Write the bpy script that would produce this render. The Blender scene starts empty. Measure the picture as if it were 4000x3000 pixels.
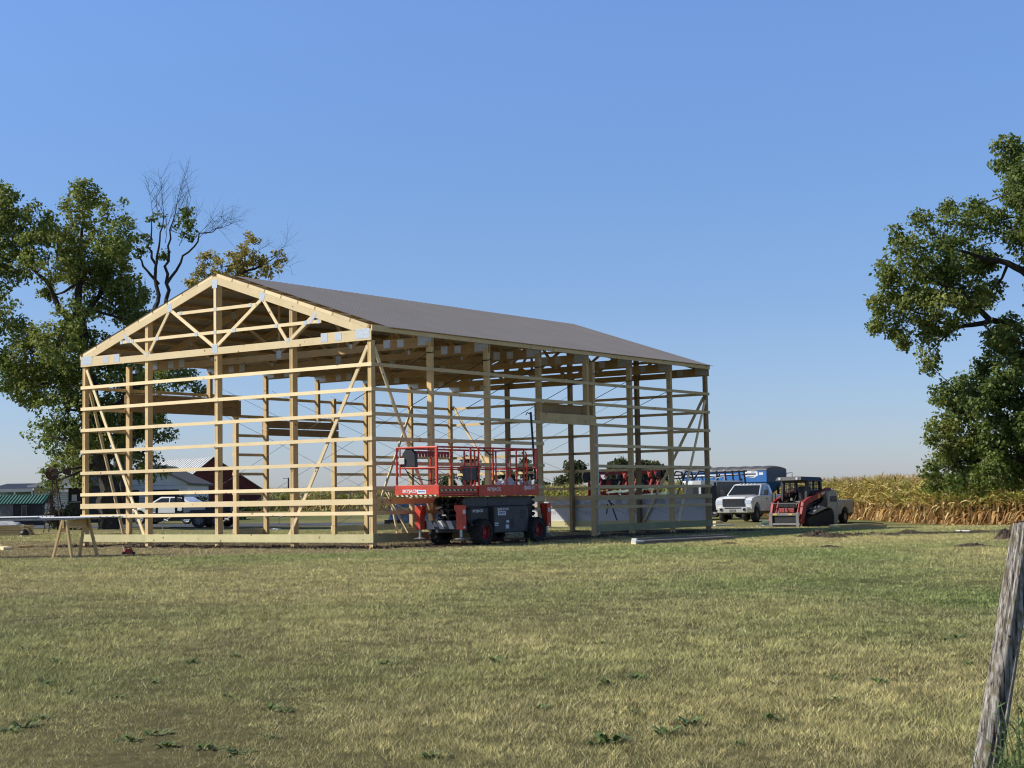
import bpy, bmesh, math, random
import numpy as np
from mathutils import Vector, Matrix, Euler

random.seed(7)
RNG = np.random.default_rng(11)
SC = bpy.context.scene
COL = SC.collection
R = math.radians

# ------------------------------------------------------------------ camera
F_PX = 6200.64                       # focal length in pixels of the 4000 px wide photograph
PITCH, ROLL, CAM_Z = 0.0721, -0.0168, 1.1525
_r = Vector((1, 0, 0)); _f = Vector((0, math.cos(PITCH), math.sin(PITCH))); _u = Vector((0, -math.sin(PITCH), math.cos(PITCH)))
CR = _r * math.cos(ROLL) + _u * math.sin(ROLL)
CU = -_r * math.sin(ROLL) + _u * math.cos(ROLL)
CF = _f
CAM = Vector((0, 0, CAM_Z))
cam_d = bpy.data.cameras.new('camera'); cam = bpy.data.objects.new('camera', cam_d); COL.objects.link(cam)
cam.matrix_world = Matrix(((CR.x, CU.x, -CF.x, 0), (CR.y, CU.y, -CF.y, 0), (CR.z, CU.z, -CF.z, CAM_Z), (0, 0, 0, 1)))
cam_d.sensor_fit = 'HORIZONTAL'; cam_d.sensor_width = 36; cam_d.lens = 36 * F_PX / 4000
cam_d.clip_start = 0.1; cam_d.clip_end = 12000
SC.camera = cam

# ------------------------------------------------------------------ light
SUN_EL = R(37.0)
SUN_H = Vector((-0.995, -0.07))         # horizontal direction towards the sun
SUN_H.normalize()
to_sun = Vector((SUN_H.x * math.cos(SUN_EL), SUN_H.y * math.cos(SUN_EL), math.sin(SUN_EL)))
sl = bpy.data.lights.new('sun', 'SUN'); sl.energy = 5.0; sl.angle = R(0.53); sl.color = (1.0, 0.955, 0.87)
so = bpy.data.objects.new('sun', sl); COL.objects.link(so)
so.rotation_euler = to_sun.to_track_quat('Z', 'Y').to_euler(); so.location = (0, 0, 60)
W = bpy.data.worlds.new('World'); SC.world = W; W.use_nodes = True; W.cycles.sampling_method = 'NONE'      # a smooth sky is sampled best by the surfaces themselves
nt = W.node_tree; bg = nt.nodes['Background']
sky = nt.nodes.new('ShaderNodeTexSky'); sky.sky_type = 'NISHITA'; sky.sun_disc = False
sky.sun_elevation = SUN_EL; sky.sun_rotation = math.atan2(SUN_H.x, SUN_H.y)
sky.altitude = 200; sky.air_density = 1.0; sky.dust_density = 0.6; sky.ozone_density = 2.2
# haze: the low sky of a dry autumn day is greyer blue than the model's horizon; unseen upper sky is dimmed to cut fill light
tcw = nt.nodes.new('ShaderNodeTexCoord'); sx = nt.nodes.new('ShaderNodeSeparateXYZ'); rp_ = nt.nodes.new('ShaderNodeValToRGB'); mxw = nt.nodes.new('ShaderNodeMix'); mxw.data_type = 'RGBA'; mxw.blend_type = 'MULTIPLY'; mxw.inputs['Factor'].default_value = 1
nt.links.new(tcw.outputs['Generated'], sx.inputs[0]); nt.links.new(sx.outputs['Z'], rp_.inputs['Fac'])
cr_ = rp_.color_ramp; cr_.elements[0].position = 0.0; cr_.elements[0].color = (.92, .98, 1.34, 1); cr_.elements[1].position = 1.0; cr_.elements[1].color = (.28, .34, .44, 1)
for p_, c_ in ((.05, (.82, .93, 1.30)), (.12, (.80, .93, 1.25)), (.20, (.86, 1.04, 1.37)), (.31, (1.04, 1.25, 1.66)), (.42, (.42, .50, .64))):
    e_ = cr_.elements.new(p_); e_.color = (*c_, 1)
nt.links.new(sky.outputs[0], mxw.inputs['A']); nt.links.new(rp_.outputs['Color'], mxw.inputs['B'])
nt.links.new(mxw.outputs['Result'], bg.inputs[0]); bg.inputs[1].default_value = 0.11
SC.view_settings.view_transform = 'Standard'; SC.view_settings.look = 'None'; SC.view_settings.exposure = 0
SC.render.engine = 'CYCLES'
SC.cycles.max_bounces = 6; SC.cycles.diffuse_bounces = 2; SC.cycles.use_denoising = True; SC.cycles.use_adaptive_sampling = False; SC.cycles.filter_width = 1.15; SC.cycles.transparent_max_bounces = 8

# ------------------------------------------------------------------ ground height and pixel helpers
def sstep(t):
    t = np.clip(t, 0, 1); return t * t * (3 - 2 * t)
def gz(x, y):
    a = np.clip((33 - y) / 33, 0, 1)
    s = sstep((y - 46) / 26)
    return -0.35 * a ** 1.2 + s * (-0.12 - 0.012 * np.clip(x, -30, 30))
def ray(px, py):
    return CF * F_PX + CR * (px - 2000) + CU * (1500 - py)
def at(px, py, Y):
    d = ray(px, py); return CAM + d * (Y / d.y)
def gpix(px, py):
    d = ray(px, py); t = 0.0; z = 0.0
    for _ in range(30):
        t = (z - CAM_Z) / d.z
        p = CAM + d * t
        z = float(gz(p.x, p.y))
    return Vector((p.x, p.y, z))
def gat(px, Y):
    p = at(px, 1950, Y); return Vector((p.x, p.y, float(gz(p.x, p.y))))
def vnoise(x, y, s, seed=0):
    """smooth value noise, 0..1"""
    g = np.random.default_rng(seed).random((256, 256))
    u = x / s + 1000; v = y / s + 1000
    i = np.floor(u).astype(int); j = np.floor(v).astype(int)
    fu = sstep(u - i); fv = sstep(v - j)
    i0, i1, j0, j1 = i % 256, (i + 1) % 256, j % 256, (j + 1) % 256
    return (g[i0, j0] * (1 - fu) + g[i1, j0] * fu) * (1 - fv) + (g[i0, j1] * (1 - fu) + g[i1, j1] * fu) * fv

# ------------------------------------------------------------------ mesh builder
class MB:
    def __init__(s, smooth=False):
        s.v, s.f, s.mi, s.cur, s.smooth = [], [], [], 0, smooth
    def add(s, vs, fs):
        o = len(s.v); s.v += [tuple(p) for p in vs]
        for f in fs: s.f.append([o + i for i in f]); s.mi.append(s.cur)
        return s
    def box(s, x0, x1, y0, y1, z0, z1):
        return s.add([(x0, y0, z0), (x1, y0, z0), (x1, y1, z0), (x0, y1, z0), (x0, y0, z1), (x1, y0, z1), (x1, y1, z1), (x0, y1, z1)],
                     [(0, 3, 2, 1), (4, 5, 6, 7), (0, 1, 5, 4), (1, 2, 6, 5), (2, 3, 7, 6), (3, 0, 4, 7)])
    def hexa(s, p):          # eight points, bottom loop then top loop
        return s.add(p, [(0, 3, 2, 1), (4, 5, 6, 7), (0, 1, 5, 4), (1, 2, 6, 5), (2, 3, 7, 6), (3, 0, 4, 7)])
    def bar(s, p0, p1, w, h, up=(0, 0, 1)):
        p0, p1 = Vector(p0), Vector(p1); d = (p1 - p0).normalized(); up = Vector(up)
        if abs(d.dot(up)) > 0.98: up = Vector((0, 1, 0))
        a = d.cross(up).normalized() * w / 2; b = a.cross(d).normalized() * h / 2
        q = []
        for p in (p0, p1): q += [p - a - b, p + a - b, p + a + b, p - a + b]
        return s.add(q, [(0, 1, 2, 3), (7, 6, 5, 4), (0, 4, 5, 1), (1, 5, 6, 2), (2, 6, 7, 3), (3, 7, 4, 0)])
    def tube(s, pts, r, n=6, cap=True):
        pts = [Vector(p) for p in pts]; rs = r if isinstance(r, (list, tuple)) else [r] * len(pts)
        o = len(s.v); a = None
        for k, p in enumerate(pts):
            d = (pts[min(k + 1, len(pts) - 1)] - pts[max(k - 1, 0)]).normalized()
            if a is None: a = d.orthogonal().normalized()
            else:
                a = a - d * a.dot(d)
                a = a.normalized() if a.length > 1e-6 else d.orthogonal().normalized()
            b = d.cross(a)
            for i in range(n):
                t = 2 * math.pi * i / n; s.v.append(tuple(p + (a * math.cos(t) + b * math.sin(t)) * rs[k]))
        for k in range(len(pts) - 1):
            for i in range(n):
                j = (i + 1) % n
                s.f.append([o + k * n + i, o + k * n + j, o + (k + 1) * n + j, o + (k + 1) * n + i]); s.mi.append(s.cur)
        if cap:
            s.f.append([o + i for i in reversed(range(n))]); s.mi.append(s.cur)
            e = o + (len(pts) - 1) * n
            s.f.append([e + i for i in range(n)]); s.mi.append(s.cur)
        return s
    def cyl(s, p0, p1, r0, r1=None, n=16):
        return s.tube([p0, p1], [r0, r0 if r1 is None else r1], n)
    def prism(s, prof, axis, a, b):
        """closed 2-D profile extruded along axis ('x': profile is (y,z); 'y': (x,z); 'z': (x,y)) from a to b"""
        def P(u, v, t): return {'x': (t, u, v), 'y': (u, t, v), 'z': (u, v, t)}[axis]
        n = len(prof); vs = [P(u, v, a) for u, v in prof] + [P(u, v, b) for u, v in prof]
        fs = [tuple(range(n))[::-1], tuple(range(n, 2 * n))]
        fs += [(i, (i + 1) % n, n + (i + 1) % n, n + i) for i in range(n)]
        return s.add(vs, fs)
    def lathe(s, c, ax, prof, n=20):
        """profile [(radius, offset along ax)] turned about ax through c"""
        c = Vector(c); ax = Vector(ax).normalized(); a = ax.orthogonal().normalized(); b = ax.cross(a); o = len(s.v)
        for r, t in prof:
            for i in range(n):
                w = 2 * math.pi * i / n; s.v.append(tuple(c + ax * t + (a * math.cos(w) + b * math.sin(w)) * max(r, 1e-4)))
        for k in range(len(prof) - 1):
            for i in range(n):
                j = (i + 1) % n; s.f.append([o + k * n + i, o + k * n + j, o + (k + 1) * n + j, o + (k + 1) * n + i]); s.mi.append(s.cur)
        return s
    def quad(s, *p):
        return s.add(p, [tuple(range(len(p)))])
    def mesh(s, name, mats):
        m = bpy.data.meshes.new(name); m.from_pydata(s.v, [], s.f)
        for x in (mats if isinstance(mats, (list, tuple)) else [mats]): m.materials.append(x)
        if any(s.mi): m.polygons.foreach_set('material_index', s.mi)
        bm = bmesh.new(); bm.from_mesh(m); bmesh.ops.recalc_face_normals(bm, faces=bm.faces); bm.to_mesh(m); bm.free()
        if s.smooth:
            m.polygons.foreach_set('use_smooth', [True] * len(m.polygons)); m.set_sharp_from_angle(angle=R(38))
        return m
    def build(s, name, mats, parent=None, bevel=0, label=None):
        o = bpy.data.objects.new(name, s.mesh(name, mats)); COL.objects.link(o)
        if parent: o.parent = parent
        if label: o['label'] = label
        if bevel:
            b = o.modifiers.new('bevel', 'BEVEL'); b.width = bevel; b.segments = 2; b.limit_method = 'ANGLE'; b.angle_limit = R(40)
        return o

def fast_mesh(name, verts, faces_n, idx, mat, cols=None, smooth=False):
    """verts (N,3); faces all with faces_n corners; idx flat loop index; cols (N,3) per-vertex colour"""
    m = bpy.data.meshes.new(name); n = len(verts); nf = len(idx) // faces_n
    m.vertices.add(n); m.vertices.foreach_set('co', np.ascontiguousarray(verts, dtype=np.float32).ravel())
    m.loops.add(len(idx)); m.loops.foreach_set('vertex_index', np.ascontiguousarray(idx, dtype=np.int32).ravel())
    m.polygons.add(nf); m.polygons.foreach_set('loop_start', np.arange(nf, dtype=np.int32) * faces_n)
    try: m.polygons.foreach_set('loop_total', np.full(nf, faces_n, dtype=np.int32))
    except Exception: pass
    if cols is not None:
        a = m.color_attributes.new('Col', 'FLOAT_COLOR', 'POINT')
        c = np.ones((n, 4), dtype=np.float32); c[:, :3] = cols; a.data.foreach_set('color', c.ravel())
    m.materials.append(mat)
    if smooth: m.polygons.foreach_set('use_smooth', np.ones(nf, dtype=bool))
    m.update(calc_edges=True); m.validate()
    return m
def link(name, mesh, parent=None):
    o = bpy.data.objects.new(name, mesh); COL.objects.link(o)
    if parent: o.parent = parent
    return o
def tag(o, label, cat, group=None):
    o['label'] = label; o['category'] = cat
    if group: o['group'] = group
    return o
def thing(name, label, cat, loc=(0, 0, 0), rotz=0.0, group=None):
    o = bpy.data.objects.new(name, None); COL.objects.link(o); o.location = loc; o.rotation_euler = (0, 0, rotz); o.empty_display_size = 0.3
    return tag(o, label, cat, group)
def dup(o, parent=None, loc=None, rotz=None):
    c = o.copy(); COL.objects.link(c)
    if parent: c.parent = parent
    if loc is not None: c.location = loc
    if rotz is not None: c.rotation_euler = (0, 0, rotz)
    for ch in list(o.children): dup(ch, c)
    return c
def structure(o):
    o['kind'] = 'structure'; return o
def stuff(o, label=None):
    o['kind'] = 'stuff'
    if label: o['label'] = label
    return o

# ------------------------------------------------------------------ materials
def _new(name):
    m = bpy.data.materials.new(name); m.use_nodes = True; t = m.node_tree
    return m, t, t.nodes['Principled BSDF']
def mat(name, c, rough=0.6, metal=0.0, var=0.12, scale=3.0, bump=0.0, spec=0.5, dirt=None, coat=0.0, bscale=40):
    m, t, b = _new(name)
    N = t.nodes.new; L = t.links.new
    tc = N('ShaderNodeTexCoord'); n = N('ShaderNodeTexNoise'); n.inputs['Scale'].default_value = scale; n.inputs['Detail'].default_value = 6; n.inputs['Roughness'].default_value = 0.65
    L(tc.outputs['Object'], n.inputs['Vector'])
    r = N('ShaderNodeValToRGB'); r.color_ramp.elements[0].position = 0.3; r.color_ramp.elements[1].position = 0.72
    lo = [x * (1 - var * 1.4) for x in c]; hi = [min(1, x * (1 + var)) for x in c]
    if dirt: lo = [a * 0.5 + d * 0.5 for a, d in zip(lo, dirt)]
    r.color_ramp.elements[0].color = (*lo, 1); r.color_ramp.elements[1].color = (*hi, 1)
    L(n.outputs['Fac'], r.inputs['Fac']); L(r.outputs['Color'], b.inputs['Base Color'])
    b.inputs['Roughness'].default_value = rough; b.inputs['Metallic'].default_value = metal; b.inputs['Specular IOR Level'].default_value = spec
    if coat: b.inputs['Coat Weight'].default_value = coat; b.inputs['Coat Roughness'].default_value = 0.08
    if bump:
        n2 = N('ShaderNodeTexNoise'); n2.inputs['Scale'].default_value = bscale; n2.inputs['Detail'].default_value = 4; L(tc.outputs['Object'], n2.inputs['Vector'])
        bp = N('ShaderNodeBump'); bp.inputs['Strength'].default_value = bump; bp.inputs['Distance'].default_value = 0.02
        L(n2.outputs['Fac'], bp.inputs['Height']); L(bp.outputs['Normal'], b.inputs['Normal'])
    return m
def wood(name, c, dark, knots=True, rnd=0.22):
    m, t, b = _new(name); N = t.nodes.new; L = t.links.new
    tc = N('ShaderNodeTexCoord'); oi = N('ShaderNodeObjectInfo')
    n = N('ShaderNodeTexNoise'); n.inputs['Scale'].default_value = 2.2; n.inputs['Detail'].default_value = 8; n.inputs['Roughness'].default_value = 0.7
    off = N('ShaderNodeVectorMath'); off.operation = 'ADD'; sc_ = N('ShaderNodeVectorMath'); sc_.operation = 'SCALE'; sc_.inputs['Scale'].default_value = 37
    cb = N('ShaderNodeCombineXYZ'); L(oi.outputs['Random'], cb.inputs[0]); L(oi.outputs['Random'], cb.inputs[1]); L(cb.outputs[0], sc_.inputs[0])
    L(tc.outputs['Object'], off.inputs[0]); L(sc_.outputs[0], off.inputs[1]); L(off.outputs[0], n.inputs['Vector'])
    r = N('ShaderNodeValToRGB'); r.color_ramp.elements[0].position = 0.3; r.color_ramp.elements[1].position = 0.7
    r.color_ramp.elements[0].color = (*dark, 1); r.color_ramp.elements[1].color = (*c, 1); L(n.outputs['Fac'], r.inputs['Fac'])
    hv = N('ShaderNodeHueSaturation'); mr = N('ShaderNodeMapRange'); mr.inputs['To Min'].default_value = 1 - rnd; mr.inputs['To Max'].default_value = 1 + rnd * 0.5
    L(oi.outputs['Random'], mr.inputs['Value']); L(mr.outputs[0], hv.inputs['Value']); L(r.outputs['Color'], hv.inputs['Color'])
    out = hv.outputs['Color']
    if knots:
        v = N('ShaderNodeTexVoronoi'); v.inputs['Scale'].default_value = 3.3; L(off.outputs[0], v.inputs['Vector'])
        kr = N('ShaderNodeValToRGB'); kr.color_ramp.elements[0].position = 0.06; kr.color_ramp.elements[1].position = 0.13
        kr.color_ramp.elements[0].color = (0.20, 0.13, 0.08, 1); kr.color_ramp.elements[1].color = (1, 1, 1, 1); L(v.outputs['Distance'], kr.inputs['Fac'])
        mx = N('ShaderNodeMix'); mx.data_type = 'RGBA'; mx.blend_type = 'MULTIPLY'; mx.inputs['Factor'].default_value = 0.8
        L(out, mx.inputs['A']); L(kr.outputs['Color'], mx.inputs['B']); out = mx.outputs['Result']
    L(out, b.inputs['Base Color']); b.inputs['Roughness'].default_value = 0.75; b.inputs['Specular IOR Level'].default_value = 0.25
    bp = N('ShaderNodeBump'); bp.inputs['Strength'].default_value = 0.15; L(n.outputs['Fac'], bp.inputs['Height']); L(bp.outputs['Normal'], b.inputs['Normal'])
    return m
def attr_mat(name, rough=0.7, trans=0.0, spec=0.2, mulscale=None):
    m, t, b = _new(name); N = t.nodes.new; L = t.links.new
    a = N('ShaderNodeVertexColor'); a.layer_name = 'Col'; c = a.outputs['Color']
    if mulscale:
        tc = N('ShaderNodeTexCoord'); n = N('ShaderNodeTexNoise'); n.inputs['Scale'].default_value = mulscale; n.inputs['Detail'].default_value = 10; n.inputs['Roughness'].default_value = 0.75
        L(tc.outputs['Object'], n.inputs['Vector']); mr = N('ShaderNodeMapRange'); mr.inputs['From Min'].default_value = 0.3; mr.inputs['From Max'].default_value = 0.7; mr.inputs['To Min'].default_value = 0.45; mr.inputs['To Max'].default_value = 1.5
        L(n.outputs['Fac'], mr.inputs['Value']); mx = N('ShaderNodeMix'); mx.data_type = 'RGBA'; mx.blend_type = 'MULTIPLY'; mx.inputs['Factor'].default_value = 1
        L(c, mx.inputs['A']); L(mr.outputs[0], mx.inputs['B']); c = mx.outputs['Result']
        bp = N('ShaderNodeBump'); bp.inputs['Strength'].default_value = 0.6; bp.inputs['Distance'].default_value = 0.04; L(n.outputs['Fac'], bp.inputs['Height']); L(bp.outputs['Normal'], b.inputs['Normal'])
    L(c, b.inputs['Base Color']); b.inputs['Roughness'].default_value = rough; b.inputs['Specular IOR Level'].default_value = spec
    if trans:
        tr = N('ShaderNodeBsdfTranslucent'); L(c, tr.inputs['Color']); ms = N('ShaderNodeMixShader'); ms.inputs[0].default_value = trans
        L(b.outputs[0], ms.inputs[1]); L(tr.outputs[0], ms.inputs[2]); L(ms.outputs[0], t.nodes['Material Output'].inputs['Surface'])
    return m

M = {}
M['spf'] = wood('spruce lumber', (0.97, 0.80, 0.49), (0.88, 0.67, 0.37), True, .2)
M['truss'] = wood('shade darkened truss lumber', (0.60, 0.43, 0.22), (0.46, 0.31, 0.15))  # weathered pine, darkened further to carry the shade under the roof
M['post'] = wood('laminated post lumber', (0.82, 0.60, 0.30), (0.66, 0.45, 0.21))
M['treated'] = wood('green treated lumber', (0.74, 0.66, 0.36), (0.60, 0.54, 0.27))
M['girt_shade'] = wood('shade tinted wall lumber', (0.82, 0.63, 0.34), (0.68, 0.50, 0.26))  # same wood as the gable girts, wall shade painted into its colour
M['post_shade'] = wood('shade darkened back wall lumber', (0.42, 0.29, 0.15), (0.30, 0.20, 0.10))  # post wood with the roof's shade painted in, for the back wall
M['treated_shade'] = wood('shade darkened treated lumber', (0.42, 0.39, 0.22), (0.31, 0.29, 0.15))  # skirt wood of the side wall, its shade mixed into the colour
M['lvl'] = wood('brown header lumber', (0.50, 0.33, 0.16), (0.36, 0.22, 0.10))
M['plate'] = mat('galvanised plate', (0.56, 0.60, 0.62), 0.45, 0.35, 0.12, 18)
M['roof'] = mat('brown grey roof steel', (0.275, 0.25, 0.232), 0.5, 0.1, 0.06, 0.9)
M['wrap'] = mat('white house wrap', (0.62, 0.63, 0.64), 0.55, 0, 0.05, 2)
M['wrapink'] = mat('faded print', (0.42, 0.43, 0.46), 0.6, 0, 0.1, 3)
M['strap'] = mat('dark strap', (0.03, 0.03, 0.03), 0.8)
M['rope'] = mat('grey rope', (0.20, 0.19, 0.17), 0.8)
M['steel'] = mat('bare steel', (0.45, 0.45, 0.45), 0.4, 0.7, 0.2, 8)
M['black'] = mat('black paint', (0.022, 0.022, 0.024), 0.45, 0, 0.25, 4)
M['rubber'] = mat('tyre rubber', (0.030, 0.028, 0.026), 0.85, 0, 0.3, 12, 0.3)
M['red'] = mat('red lift paint', (0.72, 0.060, 0.020), 0.45, 0, 0.18, 5, dirt=(0.3, 0.05, 0.04), coat=0.2)
M['dred'] = mat('worn red paint', (0.36, 0.028, 0.024), 0.55, 0, 0.25, 5, dirt=(0.15, 0.05, 0.04))
M['grey'] = mat('dark grey lift paint', (0.060, 0.064, 0.072), 0.5, 0, 0.2, 4)
M['midgrey'] = mat('mid grey paint', (0.20, 0.20, 0.20), 0.55, 0, 0.2, 5, dirt=(0.16, 0.12, 0.08))
M['white'] = mat('white vehicle paint', (0.80, 0.80, 0.79), 0.25, 0, 0.03, 2, coat=0.6)
M['offwhite'] = mat('grey white paint', (0.55, 0.55, 0.52), 0.45, 0, 0.08, 3, coat=0.2)
M['shellgrey'] = mat('pale grey machine shell', (0.46, 0.46, 0.43), 0.5, 0, 0.12, 3, dirt=(.2, .16, .1))
M['siding'] = mat('white siding', (0.74, 0.74, 0.72), 0.6, 0, 0.06, 2)
M['glass'] = mat('dark window glass', (0.02, 0.024, 0.028), 0.05, 0, 0.1, 2, spec=0.8)
M['chrome'] = mat('chrome', (0.80, 0.80, 0.81), 0.22, 0.55, 0.05, 6)
M['blue'] = mat('blue trailer paint', (0.018, 0.14, 0.42), 0.4, 0, 0.1, 2, coat=0.3)
M['bluegrey'] = mat('dull blue end panel', (0.06, 0.085, 0.14), 0.6, 0, 0.15, 3)
M['tarp'] = mat('grey roll tarp', (0.11, 0.11, 0.115), 0.6, 0, 0.15, 3)
M['decal'] = mat('white decal', (0.78, 0.78, 0.78), 0.5, 0, 0.04)
M['decalblue'] = mat('blue decal ink', (0.05, 0.10, 0.42), 0.5, 0, 0.1)
M['yellow'] = mat('yellow paint', (0.72, 0.42, 0.05), 0.5, 0, 0.15, 6)
M['hazard'] = mat('pale yellow stripe', (0.74, 0.66, 0.36), 0.5, 0, 0.1, 6)
M['barnred'] = mat('weathered red barn siding', (0.13, 0.024, 0.02), 0.8, 0, 0.4, 2.5)
M['tin'] = mat('bright tin roof', (0.74, 0.74, 0.72), 0.45, 0.3, 0.1, 2)
M['shingle'] = mat('grey shingles', (0.13, 0.13, 0.13), 0.9, 0, 0.25, 6, 0.4)
M['darkroof'] = mat('dark blue roof', (0.03, 0.035, 0.05), 0.6, 0, 0.2, 3)
M['greenroof'] = mat('green steel roof', (0.022, 0.115, 0.085), 0.4, 0.1, 0.08, 3)
M['greenrib'] = mat('pale green roof edge', (0.20, 0.34, 0.28), 0.4, 0.1, 0.08, 3)
M['darkwood'] = mat('dark stained boards', (0.045, 0.036, 0.032), 0.8, 0, 0.35, 5)
M['greywood'] = mat('weathered grey boards', (0.22, 0.20, 0.18), 0.85, 0, 0.3, 6)
M['board'] = mat('grey factory trim boards', (0.20, 0.18, 0.15), 0.6, 0, 0.15, 3)
M['boardend'] = mat('white board ends', (0.70, 0.69, 0.66), 0.6, 0, 0.08, 6)
M['sheet'] = mat('white steel sheet', (0.84, 0.84, 0.84), 0.4, 0.0, 0.05, 3)
M['plastic'] = mat('clear wrapping film', (0.62, 0.63, 0.63), 0.3, 0, 0.2, 8)
M['rust'] = mat('rusty iron', (0.10, 0.055, 0.04), 0.8, 0.2, 0.4, 12)
M['bark'] = mat('dark bark', (0.050, 0.040, 0.032), 0.95, 0, 0.5, 7, 0.6, bscale=14)
M['foam'] = mat('amber lens', (0.8, 0.25, 0.05), 0.4)
M['tail'] = mat('red lens', (0.45, 0.01, 0.01), 0.3)
M['tool'] = mat('orange red tool housing', (0.45, 0.06, 0.02), 0.5)
M['tarpsilver'] = mat('silver grey tarp', (0.24, 0.25, 0.27), 0.45, 0, 0.4, 6, 0.8, bscale=9)
M['bluebag'] = mat('blue plastic', (0.03, 0.10, 0.36), 0.5)
M['soilclod'] = mat('dark soil', (0.105, 0.076, 0.052), 0.95, 0, 0.45, 9, 0.9, bscale=25)
M['greenfilm'] = mat('pale green film', (0.16, 0.24, 0.19), 0.4, 0, 0.2, 5)
M['asphalt'] = mat('worn asphalt', (0.10, 0.105, 0.115), 0.85, 0, 0.25, 2.5, 0.3)
M['palegreen'] = mat('faded pale green paint', (0.66, 0.74, 0.60), 0.5, 0, 0.15, 4)
M['orange'] = mat('faded red orange paint', (0.52, 0.075, 0.045), 0.55, 0, 0.2, 5)
M['leaf'] = attr_mat('leaf', 0.5, 0.45, 0.4)
M['grass'] = attr_mat('grass blade', 0.6, 0.2, 0.25)
M['corn'] = attr_mat('corn leaf', 0.6, 0.25, 0.25)
M['ground'] = attr_mat('ground soil and turf', 0.95, 0, 0.1, 9.0)
M['weedleaf'] = mat('weed leaf', (0.125, 0.18, 0.05), 0.55, 0, 0.3, 30)
M['hub'] = mat('dark steel hub', (0.16, 0.16, 0.17), 0.4, 0.6, 0.2, 8)
M['fence'] = None

def text_obj(body, size, material, parent, mtx, name='lettering', depth=0.002, squash=1.0, bold=0.0, align='CENTER', shear=0.0):
    cu = bpy.data.curves.new('t', 'FONT'); cu.body = body; cu.size = size; cu.align_x = align; cu.align_y = 'CENTER'; cu.extrude = depth; cu.offset = bold; cu.shear = shear
    cu.resolution_u = 2
    o = bpy.data.objects.new('t', cu); COL.objects.link(o)
    bpy.context.view_layer.update()
    me = bpy.data.meshes.new_from_object(o.evaluated_get(bpy.context.evaluated_depsgraph_get()))
    bpy.data.objects.remove(o); bpy.data.curves.remove(cu)
    me.materials.clear(); me.materials.append(material)
    if squash != 1.0:
        me.transform(Matrix.Diagonal((squash, 1, 1, 1)))
    ob = link(name, me, parent); ob.matrix_local = mtx
    return ob
def face_mtx(origin, xdir, ydir):
    x = Vector(xdir).normalized(); y = Vector(ydir).normalized(); z = x.cross(y)
    return Matrix(((x.x, y.x, z.x, origin[0]), (x.y, y.y, z.y, origin[1]), (x.z, y.z, z.z, origin[2]), (0, 0, 0, 1)))
# ------------------------------------------------------------------ barn frame of reference (used by ground and grass too)
BW_, BL_ = 10.97, 17.07
YAW = -0.6263
_d = (-25.5559, 29.4437)
BX = _d[0] * math.cos(YAW) - _d[1] * math.sin(YAW); BY = _d[0] * math.sin(YAW) + _d[1] * math.cos(YAW)
def barn_world(x, y, z=0):
    return Vector((BX + x * math.cos(YAW) - y * math.sin(YAW), BY + x * math.sin(YAW) + y * math.cos(YAW), z))
def to_barn(X, Y):
    a, b = X - BX, Y - BY
    return a * math.cos(YAW) + b * math.sin(YAW), -a * math.sin(YAW) + b * math.cos(YAW)
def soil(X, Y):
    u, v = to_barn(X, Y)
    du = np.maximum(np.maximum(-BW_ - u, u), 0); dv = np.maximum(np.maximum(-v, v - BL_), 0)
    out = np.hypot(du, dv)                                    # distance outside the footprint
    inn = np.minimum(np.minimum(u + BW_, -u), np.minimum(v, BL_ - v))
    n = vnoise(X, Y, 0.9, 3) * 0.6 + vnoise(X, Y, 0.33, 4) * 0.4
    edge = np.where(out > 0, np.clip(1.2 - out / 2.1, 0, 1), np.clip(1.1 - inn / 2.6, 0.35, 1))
    edge = np.maximum(edge, np.where((u > 0) & (v > -1) & (v < BL_ + 3), np.clip(1.15 - u / 4.2, 0, .95), 0))  # soil by the long wall, widened to paint the barn's shadow darker
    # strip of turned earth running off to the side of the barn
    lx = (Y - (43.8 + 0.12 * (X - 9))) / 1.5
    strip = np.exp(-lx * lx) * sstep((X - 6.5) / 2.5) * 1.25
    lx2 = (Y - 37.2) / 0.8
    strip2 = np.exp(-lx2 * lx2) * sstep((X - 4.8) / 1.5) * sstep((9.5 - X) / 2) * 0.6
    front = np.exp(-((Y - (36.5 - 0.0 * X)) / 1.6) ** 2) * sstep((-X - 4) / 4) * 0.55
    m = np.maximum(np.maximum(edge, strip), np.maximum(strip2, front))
    return np.clip((m - 0.15) * 1.25 - (1 - n) * 0.75 * (1.2 - m * 0.5) + 0.12, 0, 1)
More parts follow.
